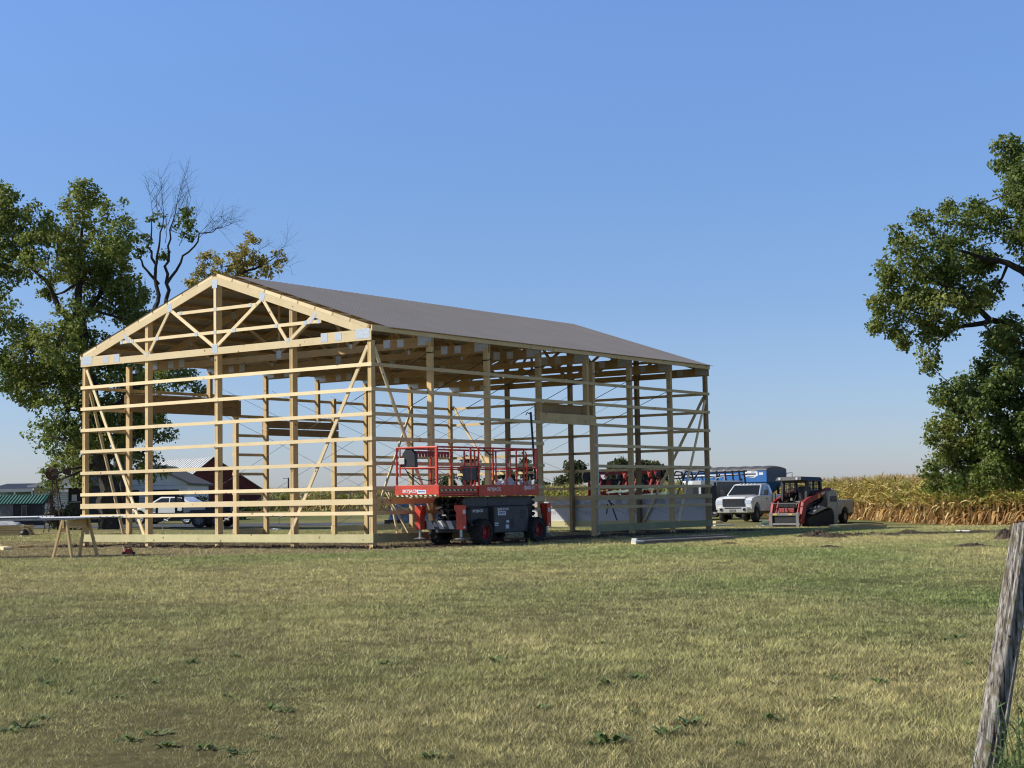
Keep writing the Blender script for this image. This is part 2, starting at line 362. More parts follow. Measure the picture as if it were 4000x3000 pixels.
def lawn_col(X, Y, dry=None):
    n1 = vnoise(X, Y, 3.1, 5); n2 = vnoise(X, Y, 0.9, 6); n3 = vnoise(X, Y, 8.0, 8)
    g = 0.50 * n1 + 0.26 * n2 + 0.42 * n3 - 0.10
    # greener swath in the middle distance on the right, browner further left and close by
    g = g + 0.02 + 0.36 * np.exp(-((Y - 21) / 5.0) ** 2) * sstep((X - 0.5) / 4.5) + 0.12 * np.exp(-((Y - 31) / 3.0) ** 2) - 0.07 * np.exp(-((Y - 10.0) / 4.0) ** 2)
    g = np.clip((g - 0.28) / 0.55, 0, 1)[..., None]
    dryc = np.array([0.345, 0.295, 0.13]); mid = np.array([0.24, 0.238, 0.092]); gr = np.array([0.14, 0.188, 0.052])
    c = np.where(g < 0.5, dryc + (mid - dryc) * (g * 2), mid + (gr - mid) * (g * 2 - 1))
    pu = np.clip((vnoise(X, Y, 1.4, 21) - 0.78) * 4, 0, 1)[..., None]       # purplish dead patches
    bu, bv = to_barn(X, Y); ddx = np.maximum(np.maximum(-BW_ - bu, bu), 0); ddy = np.maximum(np.maximum(-bv, bv - BL_), 0); dist = np.hypot(ddx, ddy)
    yard = sstep((Y - 34.6) / 1.4) * sstep((-X - 2.2) / 2.5) * (Y < 52) * 1.1
    dead = np.clip(np.maximum(1.25 - dist / 3.2, yard) + (n2 - .5) * .9, 0, 1)[..., None] * .85
    c = c * (1 - dead) + np.array([0.235, 0.175, 0.105]) * (0.7 + .6 * n1[..., None]) * dead
    return c * (1 - pu * 0.4) + np.array([0.20, 0.14, 0.11]) * pu * 0.4

# ------------------------------------------------------------------ ground: one sheet to the horizon
def axis_coords(lo, hi, step, far, grow=1.22):
    a = list(np.arange(lo, hi + 1e-6, step)); s = step; p = hi
    while p < far: s *= grow; p += s; a.append(p)
    s = step; p = lo; b = []
    while p > -far: s *= grow; p -= s; b.append(p)
    return np.array(b[::-1] + a)
xs = axis_coords(-17, 22, 0.22, 5000); ys = axis_coords(30, 58, 0.22, 6000)
gx, gy = np.meshgrid(xs, ys, indexing='ij')
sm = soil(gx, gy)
gzv = gz(gx, gy) + sm * (vnoise(gx, gy, 0.5, 9) - 0.4) * 0.11 + (vnoise(gx, gy, 2.3, 10) - 0.5) * 0.03 * (np.abs(gx) < 60)
gu, gv = to_barn(gx, gy)
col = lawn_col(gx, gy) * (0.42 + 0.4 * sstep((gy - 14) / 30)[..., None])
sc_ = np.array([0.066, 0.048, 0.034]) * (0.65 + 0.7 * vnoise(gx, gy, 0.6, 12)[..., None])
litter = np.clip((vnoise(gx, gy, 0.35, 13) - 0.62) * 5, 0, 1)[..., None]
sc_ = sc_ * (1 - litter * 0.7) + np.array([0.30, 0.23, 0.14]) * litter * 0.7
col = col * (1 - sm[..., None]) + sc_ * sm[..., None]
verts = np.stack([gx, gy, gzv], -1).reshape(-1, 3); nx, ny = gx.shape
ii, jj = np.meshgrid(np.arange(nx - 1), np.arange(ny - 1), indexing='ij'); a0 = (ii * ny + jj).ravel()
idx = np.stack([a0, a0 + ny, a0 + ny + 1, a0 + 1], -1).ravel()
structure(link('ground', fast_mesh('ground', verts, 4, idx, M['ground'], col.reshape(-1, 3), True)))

# farm drive behind the barn
def ribbon(name, pts, w, m, lift=0.02):
    v = []; f = []
    for k, p in enumerate(pts):
        d = (Vector(pts[min(k + 1, len(pts) - 1)]) - Vector(pts[max(k - 1, 0)])); n = Vector((-d.y, d.x)).normalized()
        for s in np.linspace(-1, 1, 7):
            q = Vector(p) + n * s * w / 2; v.append((q.x, q.y, float(gz(q.x, q.y)) + lift + 0.05 * (1 - s * s)))
    for k in range(len(pts) - 1):
        for s in range(6): f.append((k * 7 + s, k * 7 + s + 1, (k + 1) * 7 + s + 1, (k + 1) * 7 + s))
    return structure(MB(True).add(v, f).build(name, m))
drv = [(-60 + t * 62, 71 + t * 9 + 4 * t * t) for t in np.linspace(0, 1, 60)]
ribbon('driveway', drv, 9.0, M['asphalt'])

# ------------------------------------------------------------------ grass blades (one object: nobody could count it)
def grass_blades():
    N = 1500000
    u = RNG.random(N * 2)
    # density in depth ~ Y^-0.35 after the widening frustum
    e = 0.42; lo, hi = 5.6, 64.0
    Y = (lo ** e + u * (hi ** e - lo ** e)) ** (1 / e)
    X = (RNG.random(N * 2) * 2 - 1) * (0.355 * Y + 1.6)
    keep = RNG.random(N * 2) > soil(X, Y) * 1.35 - 0.12
    bu, bv = to_barn(X, Y)
    inside = (bu > -BW_) & (bu < 0) & (bv > 0) & (bv < BL_)
    keep &= ~(inside & (RNG.random(N * 2) < 0.65))
    clump = vnoise(X, Y, 0.16, 30)
    keep &= RNG.random(N * 2) < 0.10 + clump * 1.25
    X, Y = X[keep][:N], Y[keep][:N]; n = len(X)
    sc = np.clip(Y / 9.0, 0.8, 6.0)
    h = (0.013 + 0.022 * RNG.random(n)) * (0.75 + 0.6 * vnoise(X, Y, 0.7, 31)) * np.where(RNG.random(n) < 0.03, 1.9, 1.0) * (1 + 0.10 * (sc - 1))
    w = (0.0026 + 0.0018 * RNG.random(n)) * sc ** 0.92
    th = RNG.random(n) * 2 * np.pi; lean = (0.3 + 1.5 * RNG.random(n)) * h
    la = RNG.random(n) * 2 * np.pi
    Z = gz(X, Y) + (0.0)
    bx, by = np.cos(th) * w / 2, np.sin(th) * w / 2
    lx, ly = np.cos(la) * lean, np.sin(la) * lean
    V = np.empty((n, 3, 3))
    V[:, 0] = np.stack([X - bx, Y - by, Z - 0.004], -1); V[:, 1] = np.stack([X + bx, Y + by, Z - 0.004], -1)
    V[:, 2] = np.stack([X + lx, Y + ly, Z + h], -1)
    c = lawn_col(X, Y)
    k = RNG.random(n)[:, None]
    straw = np.array([0.44, 0.385, 0.20]); olive = np.array([0.135, 0.155, 0.05])
    c = np.where(k < 0.20, c * 0.4 + straw * 0.6, np.where(k > 0.70, c * 0.45 + olive * 0.55, c))
    c = c * (0.50 + 1.0 * RNG.random(n)[:, None] ** 1.2) * 2.5
    c = c * (0.70 + 0.60 * vnoise(X, Y, 0.085, 33)[:, None]) * (0.8 + .4 * vnoise(X, Y, 0.3, 34)[:, None])
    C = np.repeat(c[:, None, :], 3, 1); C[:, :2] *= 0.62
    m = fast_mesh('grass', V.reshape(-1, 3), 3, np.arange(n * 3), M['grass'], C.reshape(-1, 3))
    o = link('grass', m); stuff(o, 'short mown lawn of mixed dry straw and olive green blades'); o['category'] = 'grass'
grass_blades()

def weed(p, rad, seed, tall=0.5):
    r = np.random.default_rng(seed); b = MB(True)
    for k in range(int(13 + r.integers(0, 7))):
        a = r.random() * 6.28; L = rad * (0.6 + 0.6 * r.random()); w = L * (0.22 + 0.14 * r.random()); up = tall * (0.35 + 0.9 * r.random())
        ox, oy = (r.random(2) - 0.5) * rad * 0.8
        d = np.array([math.cos(a), math.sin(a)]); s = np.array([-d[1], d[0]])
        P = []
        for t, ww, z in ((0.05, 0.25, 0.0), (0.35, 0.8, 0.55), (0.7, 1.0, 0.9), (1.0, 0.1, 0.75)):
            c = d * L * t; P.append((ox + c[0] - s[0] * w * ww / 2, oy + c[1] - s[1] * w * ww / 2, z * up * L)); P.append((ox + c[0] + s[0] * w * ww / 2, oy + c[1] + s[1] * w * ww / 2, z * up * L))
        b.add(P, [(0, 1, 3, 2), (2, 3, 5, 4), (4, 5, 7, 6)])
    o = b.build('broadleaf_weed', M['weedleaf']); o.location = p
    tag(o, 'low dark green broadleaf weed rosette growing in the mown lawn', 'weed', 'broadleaf weeds dotted over the lawn')
for k, (px, py, s) in enumerate([(92, 2545, .10), (215, 2590, .10), (250, 2540, .09), (745, 2593, .14), (920, 2573, .11), (370, 2675, .07), (170, 2677, .11), (255, 2715, .12), (465, 2730, .11),
        (605, 2670, .09), (900, 2730, .10), (1062, 2777, .13), (1115, 2783, .11), (85, 2845, .13), (40, 2860, .12), (160, 2812, .10), (500, 2900, .12), (600, 2878, .13), (655, 2925, .12), (810, 2932, .12), (930, 2950, .13),
        (1060, 2893, .09), (3740, 2495, .12), (3700, 2502, .10), (3770, 2600, .10), (3255, 2740, .10), (3440, 2675, .14), (3270, 2660, .10), (1510, 2598, .12), (1940, 2588, .13), (2485, 2655, .15), (2370, 2670, .10),
        (2387, 2902, .16), (2325, 2908, .10), (2595, 2872, .13), (2700, 2830, .12), (2110, 2770, .10), (2545, 2430, .10), (2870, 2910, .09), (2480, 2785, .08), (1690, 2965, .11), (3020, 2810, .12), (2345, 2520, .10)]):
    weed(gpix(px, py), s * .72, 100 + k)

# ------------------------------------------------------------------ corn field (a standing crop that reads as one mass)
def corn_field():
    edge = [(30, 40), (24.5, 54), (21.4, 64.4), (19.2, 74.0), (19.4, 86), (18.5, 102), (15, 124), (6, 150), (-10, 172), (-26, 182), (-60, 188), (-95, 190)]
    P = []; S = []; G = []
    for k in range(len(edge) - 1):
        a, b = np.array(edge[k], float), np.array(edge[k + 1], float); d = b - a; L = np.hypot(*d); d /= L; nrm = np.array([d[1], -d[0]])
        Yc = (a[1] + b[1]) / 2; sp = 0.16 if Yc < 100 else 0.30 if Yc < 140 else 0.36
        rows = 11 if Yc < 100 else 7
        for r in range(rows):
            n = int(L / (sp * (1 if r < 5 else 1.6)))
            t = (np.arange(n) + RNG.random(n) * 0.7) / n
            off = r * 0.76 + (RNG.random(n) - 0.5) * 0.22 + (4 if r > 8 else 0) * RNG.random(n)
            q = a + d * (t * L)[:, None] + nrm * off[:, None]
            P.append(q); S.append(np.full(n, 1.0 if Yc < 100 else 1.25)); G.append(np.full(n, 0.0 if Yc < 120 else 1.0))
    P = np.concatenate(P); S = np.concatenate(S); G = np.concatenate(G); n = len(P)
    n_ = n
    hgt = (2.12 + 0.25 * (RNG.random(n) - 0.5) + 0.16 * (vnoise(P[:, 0], P[:, 1], 4, 40) - .5)); gzp = gz(P[:, 0], P[:, 1])
    hgt = np.where(G > 0, hgt * 1.12, hgt)
    VV = []; CC = []; II = []; base = 0
    def emit(v, c):                     # v (m,4,3) quads, c (m,4,3)
        nonlocal base
        m = len(v); VV.append(v.reshape(-1, 3)); CC.append(c.reshape(-1, 3)); II.append(np.arange(m * 4) + base); base += m * 4
    brown = np.array([0.33, 0.16, 0.05]); tan = np.array([0.58, 0.43, 0.21]); gold = np.array([0.53, 0.43, 0.14]); green = np.array([0.25, 0.30, 0.055]); deep = np.array([0.16, 0.22, 0.04])
    # stalks
    lean = (RNG.random((n, 2)) - 0.5) * 0.16
    for a in (0.0, 1.57):
        w = 0.021 * S; dx, dy = math.cos(a) * w, math.sin(a) * w; v = np.empty((n, 4, 3))
        v[:, 0] = np.stack([P[:, 0] - dx, P[:, 1] - dy, gzp - .02], -1); v[:, 1] = np.stack([P[:, 0] + dx, P[:, 1] + dy, gzp - .02], -1)
        top = np.stack([P[:, 0] + lean[:, 0] * hgt, P[:, 1] + lean[:, 1] * hgt, gzp + hgt], -1)
        v[:, 2] = top + np.stack([dx * .4, dy * .4, 0 * w], -1); v[:, 3] = top - np.stack([dx * .4, dy * .4, 0 * w], -1)
        c = np.empty((n, 4, 3)); c[:, :2] = brown * .6 + tan * .55; c[:, 2:] = tan; c *= (0.7 + 0.6 * RNG.random((n, 1, 1))); emit(v, c)
    # leaves
    for k in range(14):
        m = n; fr = (k + RNG.random(m)) / 14
        z0 = fr * 0.92 * hgt + 0.08; ang = RNG.random(m) * 6.283; L = (0.42 + 0.42 * RNG.random(m)) * S * np.where(fr < .3, .75, 1); w = (0.030 + 0.028 * RNG.random(m)) * S
        droop = np.where(fr < 0.35, 0.9 + 0.6 * RNG.random(m), 0.25 + 0.75 * RNG.random(m)); rise = np.where(fr < 0.35, 0.05, 0.35 + 0.35 * RNG.random(m))
        ca, sa = np.cos(ang), np.sin(ang)
        ox = P[:, 0] + lean[:, 0] * z0; oy = P[:, 1] + lean[:, 1] * z0
        zz = gzp + z0; pts = []
        for t in (0, 0.4, 0.75, 1.0):
            hz = L * (t - 0.22 * droop * t * t * .6); vz = L * (rise * 1.6 * t - droop * t * t * 1.05)
            pts.append(np.stack([ox + ca * hz, oy + sa * hz, np.maximum(zz + vz, gzp + 0.02)], -1))
        tw = RNG.random(m) * 1.2 - 0.6
        side = np.stack([-sa, ca, tw], -1)
        gcol = np.clip(G[:, None] * 0.8 + (vnoise(P[:, 0], P[:, 1], 5, 41)[:, None] - 0.5) * 1.2 + 0.32 + (RNG.random((m, 1)) - .5) * 0.7, 0, 1)
        up = gold * (1 - gcol) + (green * 0.8 + deep * 0.2) * gcol
        f3 = fr[:, None]
        low = np.where(G[:, None] > 0, tan * .55 + green * .45, brown * 0.75 + tan * 0.25 * RNG.random((m, 1)) * 2)
        mixv = np.clip((f3 - 0.30) / 0.16 + (RNG.random((m, 1)) - .5) * 1.0, 0, 1); c0 = low * (1 - mixv) + up * mixv
        dryv = (RNG.random((m, 1)) < 0.16); c0 = np.where(dryv, tan * 1.25, c0) * (0.65 + 0.8 * RNG.random((m, 1)))
        ws = (0.6, 1.0, 0.7, 0.06)
        for s in range(3):
            v = np.empty((m, 4, 3))
            v[:, 0] = pts[s] - side * (w * ws[s])[:, None]; v[:, 1] = pts[s] + side * (w * ws[s])[:, None]
            v[:, 2] = pts[s + 1] + side * (w * ws[s + 1])[:, None]; v[:, 3] = pts[s + 1] - side * (w * ws[s + 1])[:, None]
            emit(v, np.repeat(c0[:, None, :], 4, 1))
    # ears in dry husks
    sel = RNG.random(n) < 0.5; q = np.where(sel)[0]; m = len(q); ang = RNG.random(m) * 6.283; z0 = gzp[q] + hgt[q] * (0.38 + 0.12 * RNG.random(m))
    o = np.stack([P[q, 0], P[q, 1], z0], -1); d = np.stack([np.cos(ang) * .10, np.sin(ang) * .10, -0.14 - 0.1 * RNG.random(m)], -1); sd = np.stack([-np.sin(ang), np.cos(ang), 0 * ang], -1) * 0.035
    v = np.stack([o - sd * .5, o + sd * .5, o + d + sd, o + d - sd], 1); emit(v, np.repeat((np.array([0.55, 0.42, 0.24]) * (0.7 + .5 * RNG.random((m, 1))))[:, None, :], 4, 1))
    # tassels
    for k in range(5):
        ang = RNG.random(n) * 6.283; tp = np.stack([P[:, 0] + lean[:, 0] * hgt, P[:, 1] + lean[:, 1] * hgt, gzp + hgt - .03], -1)
        L = 0.16 + 0.14 * RNG.random(n); sp = 0.11 * RNG.random(n) * (k > 0)
        e = tp + np.stack([np.cos(ang) * sp, np.sin(ang) * sp, L], -1); sd = np.stack([-np.sin(ang), np.cos(ang), 0 * ang], -1) * (0.009 * S)[:, None]
        v = np.stack([tp - sd, tp + sd, e + sd * .5, e - sd * .5], 1); emit(v, np.repeat((np.array([0.55, 0.39, 0.20]) * (0.7 + .6 * RNG.random((n, 1))))[:, None, :], 4, 1))
    o = link('corn_field', fast_mesh('corn_field', np.concatenate(VV), 4, np.concatenate(II), M['corn'], np.concatenate(CC)))
    stuff(o, 'ripening corn crop with tan tassels, brown at the foot, standing along the field edge'); o['category'] = 'corn field'
corn_field()

# ------------------------------------------------------------------ trees
def leaf_mesh(centers, size, cols, rng, outward=None):
    n = len(centers); nv = rng.normal(size=(n, 3)); nv[:, 2] += 0.45
    if outward is not None: nv += outward * 0.9
    nv /= np.linalg.norm(nv, axis=1)[:, None]
    t = rng.normal(size=(n, 3)); t -= nv * (t * nv).sum(1)[:, None]; t /= np.linalg.norm(t, axis=1)[:, None]; b = np.cross(nv, t)
    s = (size * (0.6 + 0.8 * rng.random(n)))[:, None]
    V = np.stack([centers - t * s * .5, centers + b * s * .34 - t * s * .05 + nv * s * .08, centers + t * s * .55, centers - b * s * .34 - t * s * .05 + nv * s * .08], 1)
    return fast_mesh('leaves', V.reshape(-1, 3), 4, np.arange(n * 4), M['leaf'], np.repeat(cols, 4, 0))
def tree(name, label, cat, base, trunk, limbs, blobs, leaf=0.15, dens=420, clump=0.42, pal=None, seed=1, group=None, twigs=0, fill=0.35, sub=7, thin=.02):
    """trunk / limbs: lists of (points, radii); blobs: (centre, radius) volumes filled with leaf clumps"""
    rng = np.random.default_rng(seed); t = thing(name, label, cat, base, 0, group); inv = Vector(base)
    b = MB(True); nodes = []
    for pts, rad in trunk + limbs:
        # refine and roughen each limb
        P = [Vector(p) for p in pts]; Q = []; RR = []
        for k in range(len(P) - 1):
            for s in range(4):
                f = s / 4; w = rad[k] * (1 - f) + rad[k + 1] * f; j = Vector(rng.normal(size=3)) * (P[k + 1] - P[k]).length * 0.035 * (0 if k == 0 and s == 0 else 1)
                Q.append(P[k].lerp(P[k + 1], f) + j - inv); RR.append(w)
        Q.append(P[-1] - inv); RR.append(rad[-1]); b.tube(Q, RR, 7); nodes += list(zip(Q, RR))
    cen = []; nor = []
    NP = np.array([tuple(q) for q, _ in nodes]) if nodes else np.zeros((1, 3)); NR = np.array([r for _, r in nodes]) if nodes else np.array([.05])
    for c, r in blobs:
        c = np.array(c) - np.array(inv); ncl = max(6, int(dens * r * r / 15))
        k = np.argmin(np.linalg.norm(NP - c, axis=1) + (NP[:, 2] > c[2] + 1) * 1.0); st = Vector(NP[k]); r0 = min(NR[k] * .6, 0.07 + 0.03 * r)
        mid = st.lerp(Vector(c), .5) + Vector(rng.normal(size=3)) * .12 * r
        b.tube([st, mid, Vector(c)], [r0, r0 * .7, r0 * .45], 5)
        dirs = rng.normal(size=(ncl, 3)); dirs /= np.linalg.norm(dirs, axis=1)[:, None]
        rr = r * (fill + (1 - fill) * rng.random(ncl) ** 0.5); cc = c + dirs * rr[:, None]
        for q in cc[:sub]:
            m = Vector(c).lerp(Vector(q), .55) + Vector(rng.normal(size=3)) * .1 * r
            b.tube([Vector(c), m, Vector(q)], [r0 * .4, r0 * .25, 0.012], 4)
        nl = int(34 * (clump / .42) ** 2 * (.19 / leaf) ** 1.7)
        g_ = rng.normal(size=(ncl * nl, 3)); g_ /= np.linalg.norm(g_, axis=1)[:, None]; L = np.repeat(cc, nl, 0) + g_ * (rng.random(ncl * nl) ** .45)[:, None] * clump * np.array([.95, .95, .75]); cen.append(L)
        dd = np.repeat(dirs, nl, 0); nor.append(dd)
    for p0, d, L, r0 in (twigs or []):
        p0 = Vector(p0) - inv; d = Vector(d).normalized()
        def grow(p, d, L, r, lev):
            q = [p]; dd = d.copy()
            for s in range(4): dd = (dd + Vector(rng.normal(size=3)) * .13 + Vector((0, 0, .03))).normalized(); q.append(q[-1] + dd * L / 4)
            b.tube(q, [r, r * .8, r * .6, r * .45, r * .25], 4)
            if lev > 0:
                for s in range(1, 5):
                    for _ in range(2 if lev > 1 else 1):
                        e = (dd * .9 + Vector(rng.normal(size=3)) * .55 + Vector((0, 0, .25))).normalized(); grow(q[s], e, L * (.45 + .25 * rng.random()), r * .5, lev - 1)
        grow(p0, d, L, r0, 2)
    o = b.build('trunk', M['bark'], t)
    if cen:
        C = np.concatenate(cen); D = np.concatenate(nor); n = len(C)
        # thin the leaves where a slow noise is low so that the sky shows through
        wv = vnoise(C[:, 0] + C[:, 1] * .6, C[:, 2] + C[:, 1] * .4, 0.85, seed + 50); kp = rng.random(n) < np.clip((wv - thin) * 4.2, 0.06, 1); C, D = C[kp], D[kp]; n = len(C)
        pal = np.array(pal); k = rng.random(n) * 0.55 + vnoise(C[:, 0], C[:, 2], 1.6, seed + 90) * 0.62 - .1; k = np.clip(k, 0, 0.999) * (len(pal) - 1); i = k.astype(int); f = (k - i)[:, None]
        cols = (pal[i] * (1 - f) + pal[i + 1] * f) * (0.65 + 0.75 * rng.random((n, 1)))
        link('crown', leaf_mesh(C, leaf, cols, rng, D), t)
    return t
GREENS = [(0.085, 0.13, 0.034), (0.165, 0.22, 0.05), (0.25, 0.285, 0.06), (0.33, 0.33, 0.08)]
def blobs_at(lst, Y, spread, sc=1.0, seed=3):
    r = np.random.default_rng(seed); out = []
    for px, py, rp in lst:
        y = Y + (r.random() - 0.5) * 2 * spread; p = at(px, py, y); out.append((p, max(.25, rp * y / F_PX * sc)))
    return out
# big maple behind the frame
Ym = 71.0
mb = gat(425, Ym)
mpl = [(330, 750, 55), (325, 815, 85), (445, 835, 60), (470, 915, 60), (15, 780, 65), (-40, 850, 110), (118, 875, 105), (195, 990, 130), (330, 975, 105), (440, 950, 75), (40, 1010, 110), (-60, 1050, 130), (470, 1070, 85), (500, 1150, 85),
       (390, 1130, 110), (30, 1195, 45), (-50, 1260, 90), (470, 1225, 75), (78, 1290, 65), (118, 1385, 105), (235, 1345, 105), (30, 1450, 85), (-60, 1420, 100), (140, 1500, 105), (235, 1500, 115), (330, 1385, 120), (376, 1500, 125), (510, 1460, 90), (610, 1490, 70),
       (705, 1470, 58), (775, 1515, 38), (196, 1620, 85), (150, 1705, 55), (235, 1736, 85), (353, 1658, 120), (470, 1658, 105), (588, 1650, 70), (645, 1697, 40), (353, 1775, 100), (220, 1850, 50), (564, 1815, 62), (620, 1822, 36), (300, 1850, 60), (440, 1850, 55),
       (520, 1720, 80), (560, 1560, 70), (190, 1160, 40), (290, 1230, 80), (270, 1060, 70), (540, 1260, 60), (200, 1890, 40), (260, 1600, 70)]
tk = [([mb + Vector((0, 0, -.1)), at(415, 1850, Ym), at(390, 1650, Ym), at(350, 1450, Ym), at(320, 1250, Ym), at(300, 1050, Ym), at(330, 850, Ym)], [.50, .40, .34, .26, .2, .13, .05])]
lm = [([at(398, 1700, Ym), at(300, 1560, Ym + .5), at(200, 1420, Ym - .5), at(110, 1360, Ym)], [.24, .17, .12, .05]), ([at(345, 1430, Ym), at(250, 1230, Ym - .8), at(190, 1120, Ym - 1), at(90, 1010, Ym - 1)], [.20, .15, .10, .04]),
      ([at(320, 1250, Ym), at(410, 1120, Ym + .8), at(455, 960, Ym + 1)], [.15, .1, .04]), ([at(395, 1650, Ym), at(500, 1540, Ym - .5), at(640, 1480, Ym)], [.18, .12, .05]), ([at(405, 1760, Ym), at(300, 1740, Ym - .5), at(190, 1700, Ym)], [.14, .1, .04]),
      ([at(410, 1790, Ym), at(510, 1750, Ym), at(600, 1800, Ym)], [.12, .08, .03])]
tree('maple_tree', 'big green maple with heavy leafy crown standing behind the open gable', 'tree', mb, tk, lm, blobs_at(mpl, Ym, 2.6), 0.155, 520, 0.40, GREENS, 5, thin=.05)
# half bare tree
Yb = 84.0
bb = gat(452, 76.0)
tb = [([bb, at(455, 1850, 76), at(500, 1560, 78), at(575, 1330, 81), at(622, 1180, Yb), at(606, 1055, Yb), at(585, 960, Yb), at(600, 830, Yb)], [.30, .26, .22, .18, .12, .085, .055, .02]), ([at(575, 1330, 81), at(652, 1165, Yb + .3), at(645, 1040, Yb), at(668, 940, Yb), at(690, 800, Yb)], [.15, .11, .08, .05, .02])]
lb = [([at(620, 1110, Yb), at(560, 1040, Yb), at(530, 960, Yb)], [.09, .06, .02]), ([at(650, 1110, Yb), at(720, 1000, Yb + .6), at(790, 920, Yb + .6), at(870, 885, Yb)], [.09, .06, .04, .015]), ([at(606, 1055, Yb), at(625, 940, Yb - .5), at(640, 820, Yb - .5)], [.08, .05, .02])]
tw = []
for px, py, dx, dz, L in ((600, 850, -.35, 1, 1.9), (585, 930, -.8, .9, 1.8), (640, 830, -.1, 1, 2.1), (690, 800, .15, 1, 1.9), (668, 900, .35, 1, 2.2), (700, 960, .55, .9, 2.2), (750, 950, .6, .8, 2.2), (800, 915, .9, .5, 1.8), (645, 950, .05, 1, 2.1), (540, 965, -.9, .6, 1.1), (840, 895, 1, .2, 1.3), (715, 880, .5, 1, 2.0), (655, 880, .3, 1, 2.1), (620, 880, -.3, 1, 1.9), (770, 935, .8, .6, 2.0)):
    tw.append((at(px, py, Yb), (dx, .2 * (random.random() - .5), dz), L * .88, .020))
tree('dying_maple_tree', 'half bare dying tree with dark twigs and a few leaf clusters', 'tree', bb, tb, lb,
     blobs_at([(611, 858, 34), (737, 827, 22), (705, 913, 42), (572, 945, 34), (752, 890, 28), (548, 985, 22), (498, 975, 24), (725, 860, 25), (640, 1000, 16)], Yb, .8), .19, 330, .30, GREENS[:3], 9, None, tw)
# yellowing tree
Yy = 88.0
yb = gat(478, 80.0)
ty = [([yb, at(480, 1850, 80), at(540, 1540, 82), at(640, 1300, 85), at(760, 1170, Yy), at(870, 1100, Yy), at(960, 960, Yy)], [.3, .27, .24, .2, .15, .1, .04])]
ly = [([at(800, 1150, Yy), at(830, 1060, Yy)], [.10, .04]), ([at(870, 1100, Yy), at(1000, 1050, Yy), at(1080, 1000, Yy)], [.12, .07, .02])]
twy = [(at(1040, 1010, Yy), (1, 0, .22), 1.5, .018), (at(1050, 1030, Yy), (1, 0, .0), 1.2, .018), (at(1000, 985, Yy), (.7, 0, .6), .8, .016), (at(820, 1050, Yy), (-.9, 0, .4), .8, .018)]
tree('yellowing_tree', 'thin yellow ochre autumn tree rising above the ridge of the frame', 'tree', yb, ty, ly,
     blobs_at([(980, 935, 30), (940, 1000, 60), (823, 1023, 45), (1005, 1035, 55), (865, 1045, 50), (1085, 1005, 28), (790, 1075, 45), (1060, 1050, 35), (930, 1070, 60), (745, 1100, 30)], Yy, 1.2), .17, 420, .34, [(.16, .17, .045), (.30, .26, .065), (.44, .35, .09), (.54, .42, .12)], 13, None, twy)
# oak at the edge of the field
Yo = 57.0
ob = gat(4230, Yo)
okl = [(3948, 575, 55), (3975, 643, 75), (3915, 634, 40), (3985, 755, 80), (3798, 820, 48), (3686, 820, 38), (3592, 858, 34), (3649, 905, 65), (3761, 886, 75), (3873, 867, 72), (3966, 886, 70), (3499, 923, 28), (3546, 980, 75), (3667, 998, 95), (3798, 1007, 75), (3452, 1045, 38), (3527, 1073, 75),
       (3639, 1100, 95), (3761, 1120, 90), (3854, 1030, 50), (3873, 1138, 52), (3425, 1190, 38), (3480, 1185, 62), (3574, 1176, 75), (3686, 1194, 66), (3798, 1204, 55), (3443, 1269, 42), (3508, 1297, 44), (3527, 1340, 22), (3602, 1288, 48), (3667, 1288, 48), (3630, 1372, 42), (3638, 1432, 24), (3723, 1285, 38),
       (3882, 1306, 50), (3948, 1297, 65), (3910, 1363, 65), (3985, 1390, 75), (3860, 1447, 70), (3948, 1475, 85), (3765, 1521, 60), (3672, 1540, 42), (3710, 1577, 64), (3835, 1550, 85), (3948, 1587, 85), (3690, 1662, 52), (3779, 1662, 85), (3892, 1680, 75), (3976, 1708, 75), (3645, 1718, 24),
       (3723, 1746, 62), (3835, 1764, 85), (3948, 1783, 85), (3690, 1802, 52), (3638, 1838, 38), (3761, 1840, 72), (3873, 1840, 70), (3966, 1835, 70), (3655, 1880, 40), (3728, 1890, 44), (3830, 1880, 40),
       (4090, 700, 130), (4150, 950, 190), (4120, 1180, 120), (4180, 1400, 170), (4100, 1650, 150), (4250, 1700, 190), (4300, 1000, 200), (4300, 600, 170), (4060, 1800, 80), (4420, 1350, 200)]
to = [([ob + Vector((0, 0, -.1)), at(4220, 1750, Yo), at(4200, 1450, Yo), at(4170, 1100, Yo), at(4150, 750, Yo)], [.60, .5, .42, .28, .08])]
lo_ = [([at(4205, 1480, Yo), at(4050, 1330, Yo), at(3960, 1265, Yo), at(3870, 1255, Yo), at(3740, 1280, Yo), at(3620, 1230, Yo), at(3500, 1200, Yo)], [.26, .19, .14, .11, .07, .045, .02]), ([at(4180, 1180, Yo), at(4000, 1050, Yo), at(3860, 1010, Yo), at(3700, 960, Yo)], [.2, .14, .09, .03]),
       ([at(4170, 1100, Yo), at(4020, 900, Yo), at(3960, 700, Yo)], [.16, .1, .03]), ([at(4215, 1650, Yo), at(4000, 1560, Yo - .5), at(3800, 1600, Yo)], [.2, .13, .04]), ([at(4220, 1800, Yo), at(4000, 1790, Yo), at(3750, 1800, Yo)], [.18, .1, .03]), ([at(3870, 1255, Yo), at(3760, 1150, Yo - .4), at(3620, 1080, Yo - .4)], [.12, .07, .03])]
tree('oak_tree', 'tall dense green oak overhanging the corn at the field edge', 'tree', ob, to, lo_, blobs_at(okl, Yo, 1.5, 1.03, seed=8), 0.135, 950, 0.34, [(0.090, 0.135, 0.035), (0.155, 0.21, 0.05), (0.235, 0.27, 0.06), (0.34, 0.32, 0.08)], 21, fill=.25)
